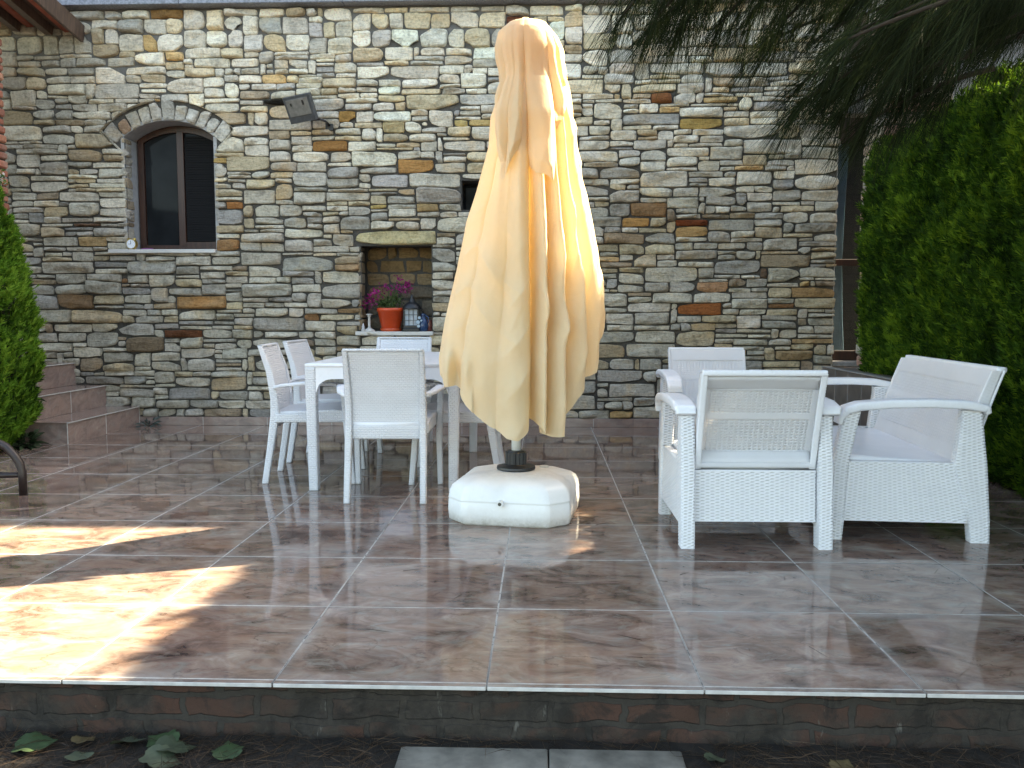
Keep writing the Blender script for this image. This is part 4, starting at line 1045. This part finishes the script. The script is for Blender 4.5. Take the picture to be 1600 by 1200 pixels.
def vz(th):
    tips = np.array([(-180, 2.2), (-165, 2.16), (-150, 2.08), (-140, 1.98), (-128, 1.86), (-118, 1.74), (-113, 1.66), (-108, 1.72), (-99, 1.80), (-90, 1.83), (-84, 1.74), (-79, 1.70), (-72, 1.69), (-66, 1.66), (-61, 1.76), (-54, 1.84), (-50, 1.95), (-38, 2.12), (-10, 2.2), (10, 2.2), (40, 1.9), (80, 2.0), (120, 1.9), (160, 2.2), (180, 2.2)])
    return np.interp(th, tips[:, 0], tips[:, 1])
cloth('vent_flap', vz, VC, VA, 1.14, 2, zt=2.492, NT_=420, NZ=90, parent=pa)

# ------------------------------------------------------------------ metal lounger at the left edge
lg = thing('sun_lounger', 'dark brown tubular metal lounger foot at the left edge of the patio', 'lounger', (-2.8, 2.085, 0))
for y in (-.285, .285):
    b = MB(); b.tube([(0, y, 0), (0, y, .13), (-.012, y, .18), (-.04, y, .225), (-.085, y, .275), (-.16, y, .315), (-.3, y, .33), (-1.8, y, .33)], .0225, 12); b.build('side_rail', M_METAL, lg, True)
    b = MB(); b.tube([(-.005, y, .115), (-.13, y, .112), (-1.7, y, .112)], [.014, .018, .018], 8); b.build('stretcher', M_METAL, lg, True)
    b = MB(); b.tube([(-1.7, y, 0), (-1.7, y, .32)], .0225, 12); b.build('leg', M_METAL, lg, True)
b = MB()
for k in range(24): b.box(-1.75+k*.062, -1.705+k*.062, -.27, .27, .325, .340, .003)
b.build('slats', M_METAL, lg)

# ------------------------------------------------------------------ hedges
def hedge(name, label, loc, surf, n, seed, core, L=.05, wd=.006, per=9, mat=None):
    """surf(g,n)->points, outward normals (local). sprays of flat scale-leaved twigs"""
    t = thing(name, label, 'hedge', loc)
    g = np.random.default_rng(seed); P, N = surf(g, n)
    clump = np.zeros(len(P))
    for _ in range(14): clump += np.sin(P @ g.normal(0, 9, 3)+g.uniform(0, 6))
    for _ in range(10): clump += .55*np.sin(P @ g.normal(0, 30, 3)+g.uniform(0, 6))
    clump /= np.abs(clump).max()*.8; P = P+N*(clump*.075+g.normal(0, .016, len(P)))[:, None]
    up = np.array([0, 0, 1.0]); D = N*.62+up*.8+g.normal(0, .22, P.shape); D /= np.linalg.norm(D, axis=1)[:, None]
    # each spray: stem + side leaflets in a plane
    side = np.cross(D, N+g.normal(0, .5, P.shape)); side /= np.linalg.norm(side, axis=1)[:, None]
    base = []; dirs = []; Ls_ = []; vv = []
    var = np.clip(.40+clump*.5+g.normal(0, .30, len(P)), 0, 1); Lr = L*g.uniform(.7, 1.5, len(P))
    base.append(P-D*Lr[:, None]*.3); dirs.append(D); Ls_.append(Lr*1.1); vv.append(var)
    for k in range(per-1):
        s = ((k//2)+.6)/((per)/2)*.75; sg = 1 if k % 2 else -1
        base.append(P+D*(Lr*(s-.3))[:, None]); dirs.append(D*.75+side*sg*.65+g.normal(0, .15, P.shape)); Ls_.append(Lr*(.62-.3*s)); vv.append(np.clip(var+g.normal(0, .08, len(P)), 0, 1))
    blades('foliage', np.vstack(base), np.vstack(dirs), np.concatenate(Ls_), wd, mat or M_HEDGE, t, bend=0, var=np.concatenate(vv), seed=seed)
    core(t); return t
def s_right(g, n):
    # box x .0..1.3, y -2.4..+2.5, top 2.45 ; local origin (2.92, 2.4, 0)
    m = int(n*.70); f = int(n*.16); tp = n-m-f
    y = g.uniform(-2.3, 2.55, m*2); keep = (y > -.5) | (g.random(m*2) < .25); y = y[keep][:m]; m = len(y)
    z = g.uniform(.02, 2.42, m); x = -.09*(z < .3)*(.3-z)+.05*np.sin(y*2.1)+.03*np.sin(z*3)+.10*np.clip((z-2.1)/.35, 0, 1)**2
    P1 = np.stack([x, y, z], 1); N1 = np.tile([-1.0, 0, .1], (m, 1))
    x = g.uniform(.05, 1.3, tp); y = g.uniform(-2.3, 2.55, tp); P2 = np.stack([x, y, 2.42+.05*np.sin(x*3+y*2)+.10*np.minimum(x, .5)], 1); N2 = np.tile([-.3, 0, 1.0], (tp, 1))
    x = g.uniform(0, 1.3, f); z = g.uniform(0, 2.42, f); P3 = np.stack([x, np.where(g.random(f) < .12, -2.35, 2.58)+0*x, z], 1); N3 = np.stack([0*x, np.sign(P3[:, 1]-.1), 0*x], 1)
    return np.vstack([P1, P2, P3]), np.vstack([N1, N2, N3])
def c_right(t):
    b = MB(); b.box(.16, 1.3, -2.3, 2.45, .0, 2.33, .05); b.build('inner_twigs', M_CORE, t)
hedge('clipped_hedge', 'tall clipped green conifer hedge along the right side of the patio', (2.90, 2.4, 0), s_right, 46000, 21, c_right, L=.078, wd=.0085)
def s_left(g, n):
    th = g.uniform(0, 2*PI, n); z = g.uniform(.03, 2.03, n)
    z = z*1.08; r = np.interp(z, [0, .25, .7, 1.3, 1.75, 2.1, 2.2], [.42, .60, .63, .58, .48, .36, .1])
    cs, sn = np.cos(th), np.sin(th); m = (np.abs(cs)**2.6+np.abs(sn)**2.6)**(-1/2.6)
    P = np.stack([r*m*cs, r*m*sn, z], 1); N = np.stack([cs, sn, np.where(z > 1.75, .9, .1)], 1); N /= np.linalg.norm(N, axis=1)[:, None]; return P, N
def c_left(t):
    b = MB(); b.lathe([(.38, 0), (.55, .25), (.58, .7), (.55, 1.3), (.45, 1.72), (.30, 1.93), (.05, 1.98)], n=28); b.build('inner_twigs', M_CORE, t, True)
hedge('clipped_shrub', 'bright green clipped conifer shrub at the left edge in front of the tiled steps', (-4.30, 3.72, 0), s_left, 19000, 33, c_left, L=.065, wd=.0075, mat=M_SHRUB)

# little leafy plants
def leafy(name, label, loc, n, rad, size, mat, seed, cat='plant'):
    g = np.random.default_rng(seed); t = thing(name, label, cat, loc)
    an = g.uniform(0, 2*PI, n); el = g.uniform(.1, 1.0, n); D = np.stack([np.cos(an)*np.cos(el), np.sin(an)*np.cos(el), np.sin(el)], 1)
    blades('leaves', D*g.uniform(.0, rad, n)[:, None], D, size*g.uniform(.7, 1.3, n), size*.28, mat, t, bend=.9, seed=seed)
    b = MB()
    for k in range(5): b.tube([(0, 0, 0), tuple(D[k]*rad)], .003, 5)
    b.build('stems', M_BARK, t); return t
M_DLEAF = m_leaf('dark_leaf', (.012, .02, .008), (.02, .035, .015), (.05, .08, .04), .2)
leafy('leafy_plant', 'dark leafy plant at the foot of the left conifer shrub beside the lowest step', (-3.83, 4.05, .0), 70, .12, .10, M_DLEAF, 4)
leafy('leafy_plant', 'small dark plant poking out between the left conifer shrub and the second step', (-3.86, 4.19, .36), 22, .05, .07, M_DLEAF, 5)
leafy('weed', 'small grey green weed growing where the lowest step meets the stone wall', (-3.45, 5.30, .0), 30, .09, .06, m_leaf('grey_leaf', (.03, .04, .035), (.07, .09, .08), (.13, .16, .14), .2), 6)
fp = thing('white_flowers', 'white flowers above the left conifer shrub in front of the brick pillar', 'flowers', (-4.03, 4.12, 2.05))
petals('petals', [(.02, 0, .10), (.05, .0, .02), (-.02, 0, .05), (.04, 0, -.02)], 30, .02, .014, m_leaf('white_petal', (.6, .55, .5), (.75, .7, .66), (.85, .8, .78), .3), fp, 8)
petals('leaves', [(.0, 0, -.03), (.03, 0, .0), (-.04, 0, .02)], 30, .04, .02, m_leaf('flower_leaf', (.04, .09, .02), (.08, .17, .03), (.14, .26, .06), .3), fp, 9)

# ------------------------------------------------------------------ pine
SDn = np.array(sd)
pine = thing('pine_tree', 'long needled pine drooping dark branches over the right of the patio', 'tree', (2.45, -.75, GZ))
O = np.array([2.45, -.75, GZ])
def lit_ok(c):
    """leave the gap through which the sun reaches the floor patch, the parasol and the hedge top"""
    t_ = c[2]/SDn[2]; sx, sy_ = c[0]-SDn[0]*t_, c[1]-SDn[1]*t_
    if -4.6 < sx < (-1.10 if sy_ < 1.15 else -.88)+.06*math.sin(sy_*9)+.04*math.sin(sy_*23) and -.25 < sy_ < 1.75: return False
    tt = (c[0]-.15)/SDn[0]; y, z = c[1]-SDn[1]*tt, c[2]-SDn[2]*tt
    if tt > 0 and 1.72 < y < 2.55 and .9 < z < 2.9: return False
    tt = (c[2]-2.45)/SDn[2]; x, y = c[0]-SDn[0]*tt, c[1]-SDn[1]*tt
    if tt > .05 and 2.7 < x < 4.3 and 2.3 < y < 4.2 and random.random() < .96: return False
    return True
g = np.random.default_rng(77); random.seed(3)
clus = []   # (pos, dir, needle length, width, count)
twigs = MB()
# in view: drooping branch ends
def branch(p0, p1, sag, n, spread, L, cnt, wd=.0016):
    p0, p1 = np.array(p0, float), np.array(p1, float); pts = []
    for k in range(7): s = k/6; pts.append(tuple(p0*(1-s)+p1*s+np.array([0, 0, sag*4*s*(1-s)])))
    twigs.tube([tuple(np.array(p)-O) for p in pts], [.010-.001*k for k in range(7)], 6)
    d = (p1-p0)/np.linalg.norm(p1-p0)
    for k in range(n):
        s = g.uniform(.15, 1.0)**.8; c = p0*(1-s)+p1*s+np.array([0, 0, sag*4*s*(1-s)])+g.normal(0, spread, 3)
        clus.append((c, d*.75+np.array([0, 0, -.75])+g.normal(0, .16, 3), L, wd, cnt))
    clus.append((p1, d+np.array([0, 0, -.6]), L, wd, cnt*2))
branch((1.15, .35, 2.30), (.56, .62, 2.02), .03, 12, .035, .24, 34)
branch((.95, .8, 2.42), (.42, .9, 2.26), .02, 9, .04, .20, 26)
branch((1.7, .5, 2.15), (.92, .70, 1.955), .03, 12, .03, .27, 36)
branch((1.6, .4, 2.0), (1.02, .62, 1.80), .03, 11, .03, .22, 30)
branch((1.9, .6, 2.05), (1.22, .85, 1.84), .03, 14, .045, .24, 36)
branch((1.9, .3, 2.2), (1.08, .45, 2.02), .03, 12, .04, .22, 30)
for k in range(22):
    y = g.uniform(.1, 1.3); s = (y+2.29)/2.79; u_ = g.uniform(.95, 1.75); x1 = .15+(u_-.15)*s; z1 = 1.03+(g.uniform(1.90 if u_ > 1.35 else 1.84, 2.12)-1.03)*s
    branch((x1+.55, y-.15, z1+.13), (x1, y, z1), .02, 11, .05, .21, 26)
for x, z in ((1.02, 1.74), (1.14, 1.70), (1.22, 1.66), (1.10, 1.82), (1.30, 1.76), (1.20, 1.86), (1.38, 1.92)): branch((x+.35, .5, z+.14), (x, .6, z), .02, 10, .035, .23, 34)
for x, z in ((.40, 1.98), (.50, 1.96), (.62, 1.98), (.72, 1.96), (.82, 1.99), (.55, 2.05), (.92, 1.96)): branch((x+.25, .35, z+.20), (x, .55, z), .02, 9, .03, .22, 30)
# crown above the picture
for _ in range(5200):
    a = g.uniform(0, 2*PI); r_ = 3.3*math.sqrt(g.random()); c = np.array([2.3+r_*math.cos(a), .2+r_*.95*math.sin(a), 0.0])
    top = 4.9-.25*r_; c[2] = g.uniform(2.5, top)
    sc_ = (c[1]+2.29); px = (c[0]-.15)/max(sc_, .1)
    if sc_ > .2 and (c[2]-1.03)/sc_ < .40+.0 and abs(px) < .75: continue       # stays above the frame
    if c[1] > 5.1: continue
    if lit_ok(c): clus.append((c, np.array([math.cos(a)*.6, math.sin(a)*.6, -.35])+g.normal(0, .35, 3), .22, .0055, 15))
for _ in range(10500):   # dense boughs added along sun rays to shade the front of the patio
    f = np.array([g.uniform(-1.05, 2.3), g.uniform(-.35, 1.95), 0]); z = g.uniform(2.35, 4.6); c = f+SDn*(z/SDn[2])
    px, pz = (c[0]-.15)/(c[1]+2.29), (c[2]-1.03)/(c[1]+2.29)
    vis = pz < .40 and px < .72
    if vis and (px < .46 or pz < .325): continue
    if c[1] > 5.0 or c[0] > 6: continue
    if lit_ok(c): clus.append((c, np.array([g.normal()*.4, g.normal()*.4, -.6]), .22, .0028 if vis else .006, 26 if vis else 18))
base = []; dirs = []; LL = []; WW = []
for c, d, L_, wd, n in clus:
    if L_ > .199 and wd < .003 and not lit_ok(c) and random.random() < .0: continue
    d = d/np.linalg.norm(d); D = d[None]+g.normal(0, .26, (n, 3)); D /= np.linalg.norm(D, axis=1)[:, None]
    base.append(np.tile(c, (n, 1))-D*0+d[None]*g.uniform(-.05, .03, (n, 1))); dirs.append(D); LL.append(L_*g.uniform(.6, 1.1, n)); WW.append(np.full(n, wd))
blades('needles', np.vstack(base)-O, np.vstack(dirs), np.concatenate(LL), np.concatenate(WW), M_PINE, pine, sag=.55, seed=9)
b = MB(); b.tube([(0, 0, 0), (.05, .05, 1.2), (.0, .1, 2.6), (.1, .2, 4.0), (.1, .3, 5.0)], [.17, .145, .12, .08, .03], 14); b.build('trunk', M_BARK, pine, True)
for k in range(26):
    a = g.uniform(0, 2*PI); r_ = g.uniform(1.6, 3.0); z0 = g.uniform(2.7, 4.3); e = np.array([2.3+r_*math.cos(a), .2+r_*math.sin(a), z0+.1])
    if lit_ok(e) and not ((e[1]+2.29) > .2 and (e[2]-1.03)/(e[1]+2.29) < .42 and abs((e[0]-.15)/(e[1]+2.29)) < .75) and e[1] < 4.5:
        e = e-O; twigs.tube([(0, .1, z0-.3), (e[0]*.5, e[1]*.5, z0), tuple(e)], [.045, .03, .012], 7)
twigs.build('branches', M_BARK, pine, True)

# ------------------------------------------------------------------ litter on the ground in front
g = np.random.default_rng(90); n = 16000
P = np.stack([g.uniform(-2.3, 2.4, n), g.uniform(-.75, .015, n), GZ+.002+np.abs(g.normal(0, .007, n))], 1)
keep = ~((P[:, 0] > -.25) & (P[:, 0] < .55) & (P[:, 1] < -.03) & (g.random(n) < .985)); P = P[keep]; n = len(P)
an = g.uniform(0, 2*PI, n); D = np.stack([np.cos(an), np.sin(an), g.normal(.06, .12, n)], 1)
o = blades('needle_litter', P, D, g.uniform(.05, .14, n), .0013, m_leaf('dry_needle', (.012, .008, .005), (.04, .024, .014), (.11, .068, .04), .1), None, bend=.1, seed=3); tag(o, kind='stuff')
n = 170; P = np.stack([g.uniform(-2.6, 2.6, n), g.uniform(.02, 3.6, n)**1.0, np.full(n, .0015)], 1); P[:30, 0] = .32+g.normal(0, .12, 30); P[:30, 1] = 1.86+g.normal(0, .08, 30)
an = g.uniform(0, 2*PI, n); D = np.stack([np.cos(an), np.sin(an), 0*an+.01], 1)
o = blades('fallen_needles', P, D, g.uniform(.02, .11, n), .0016, bpy.data.materials['dry_needle'], None, bend=.02, seed=5); tag(o, kind='stuff')
# green fallen leaves
def leaf_mesh():
    out = [(0, .004), (-.006, .018), (.004, .034), (.018, .042), (.030, .038), (.040, .046), (.054, .045), (.064, .034), (.074, .034), (.086, .024), (.096, .014), (.115, .0)]
    pts = out+[(x, -y) for x, y in out[-2::-1]]
    V = [(x-.05, y*1.25, .006*math.sin(x*60)+.20*abs(y)) for x, y in pts]; V.append((.0, 0, .004))
    return V, [(k, (k+1) % len(pts), len(pts)) for k in range(len(pts))]
V, T_ = leaf_mesh()
ML = [simple('green_fallen_leaf', (.03, .055, .018), .6, .3, 40), simple('grey_green_leaf', (.05, .065, .036), .6, .3, 40), simple('yellow_brown_leaf', (.09, .065, .025), .7, .3, 40)]
LV = [(-1.256, -.075, .3, .95, 0, 'broad green fallen leaf at the far left below the brick wall'), (-1.10, -.13, 2.2, .7, 1, 'pale leaf lying lowest left of the needle litter'),
      (-1.13, -.045, 1.1, .55, 2, 'small yellowish curled leaf between the two left green leaves'), (-1.0, -.05, .1, .8, 1, 'grey green leaf on the needles left of the pair of overlapping leaves'),
      (-.91, -.045, 2.7, .8, 0, 'dark green leaf of the overlapping pair near the plinth'), (-.86, -.075, .4, .9, 1, 'pale leaf in front of the overlapping dark one'),
      (-.87, -.14, .0, .9, 1, 'flat grey leaf at the bottom picture edge left of centre'), (-.705, -.09, 1.9, .75, 0, 'upright lobed green leaf left of the marble slab'),
      (.62, -.085, .2, .5, 1, 'small grey leaf right of the marble slab'), (.95, -.11, .9, .6, 2, 'small yellow leaf farthest right in the litter')]
for x, y, a, s, mi, lb in LV:
    me = npmesh('fallen_leaf', V, tris=T_); o = link('fallen_leaf', me, ML[mi], None, True); o.location = (x, y, GZ+.012); o.rotation_euler = (R(random.uniform(-22, 10)), R(random.uniform(-15, 15)), a); o.scale = (s, s, s)
    tag(o, lb, 'leaf', 'fallen leaves in the needle litter')
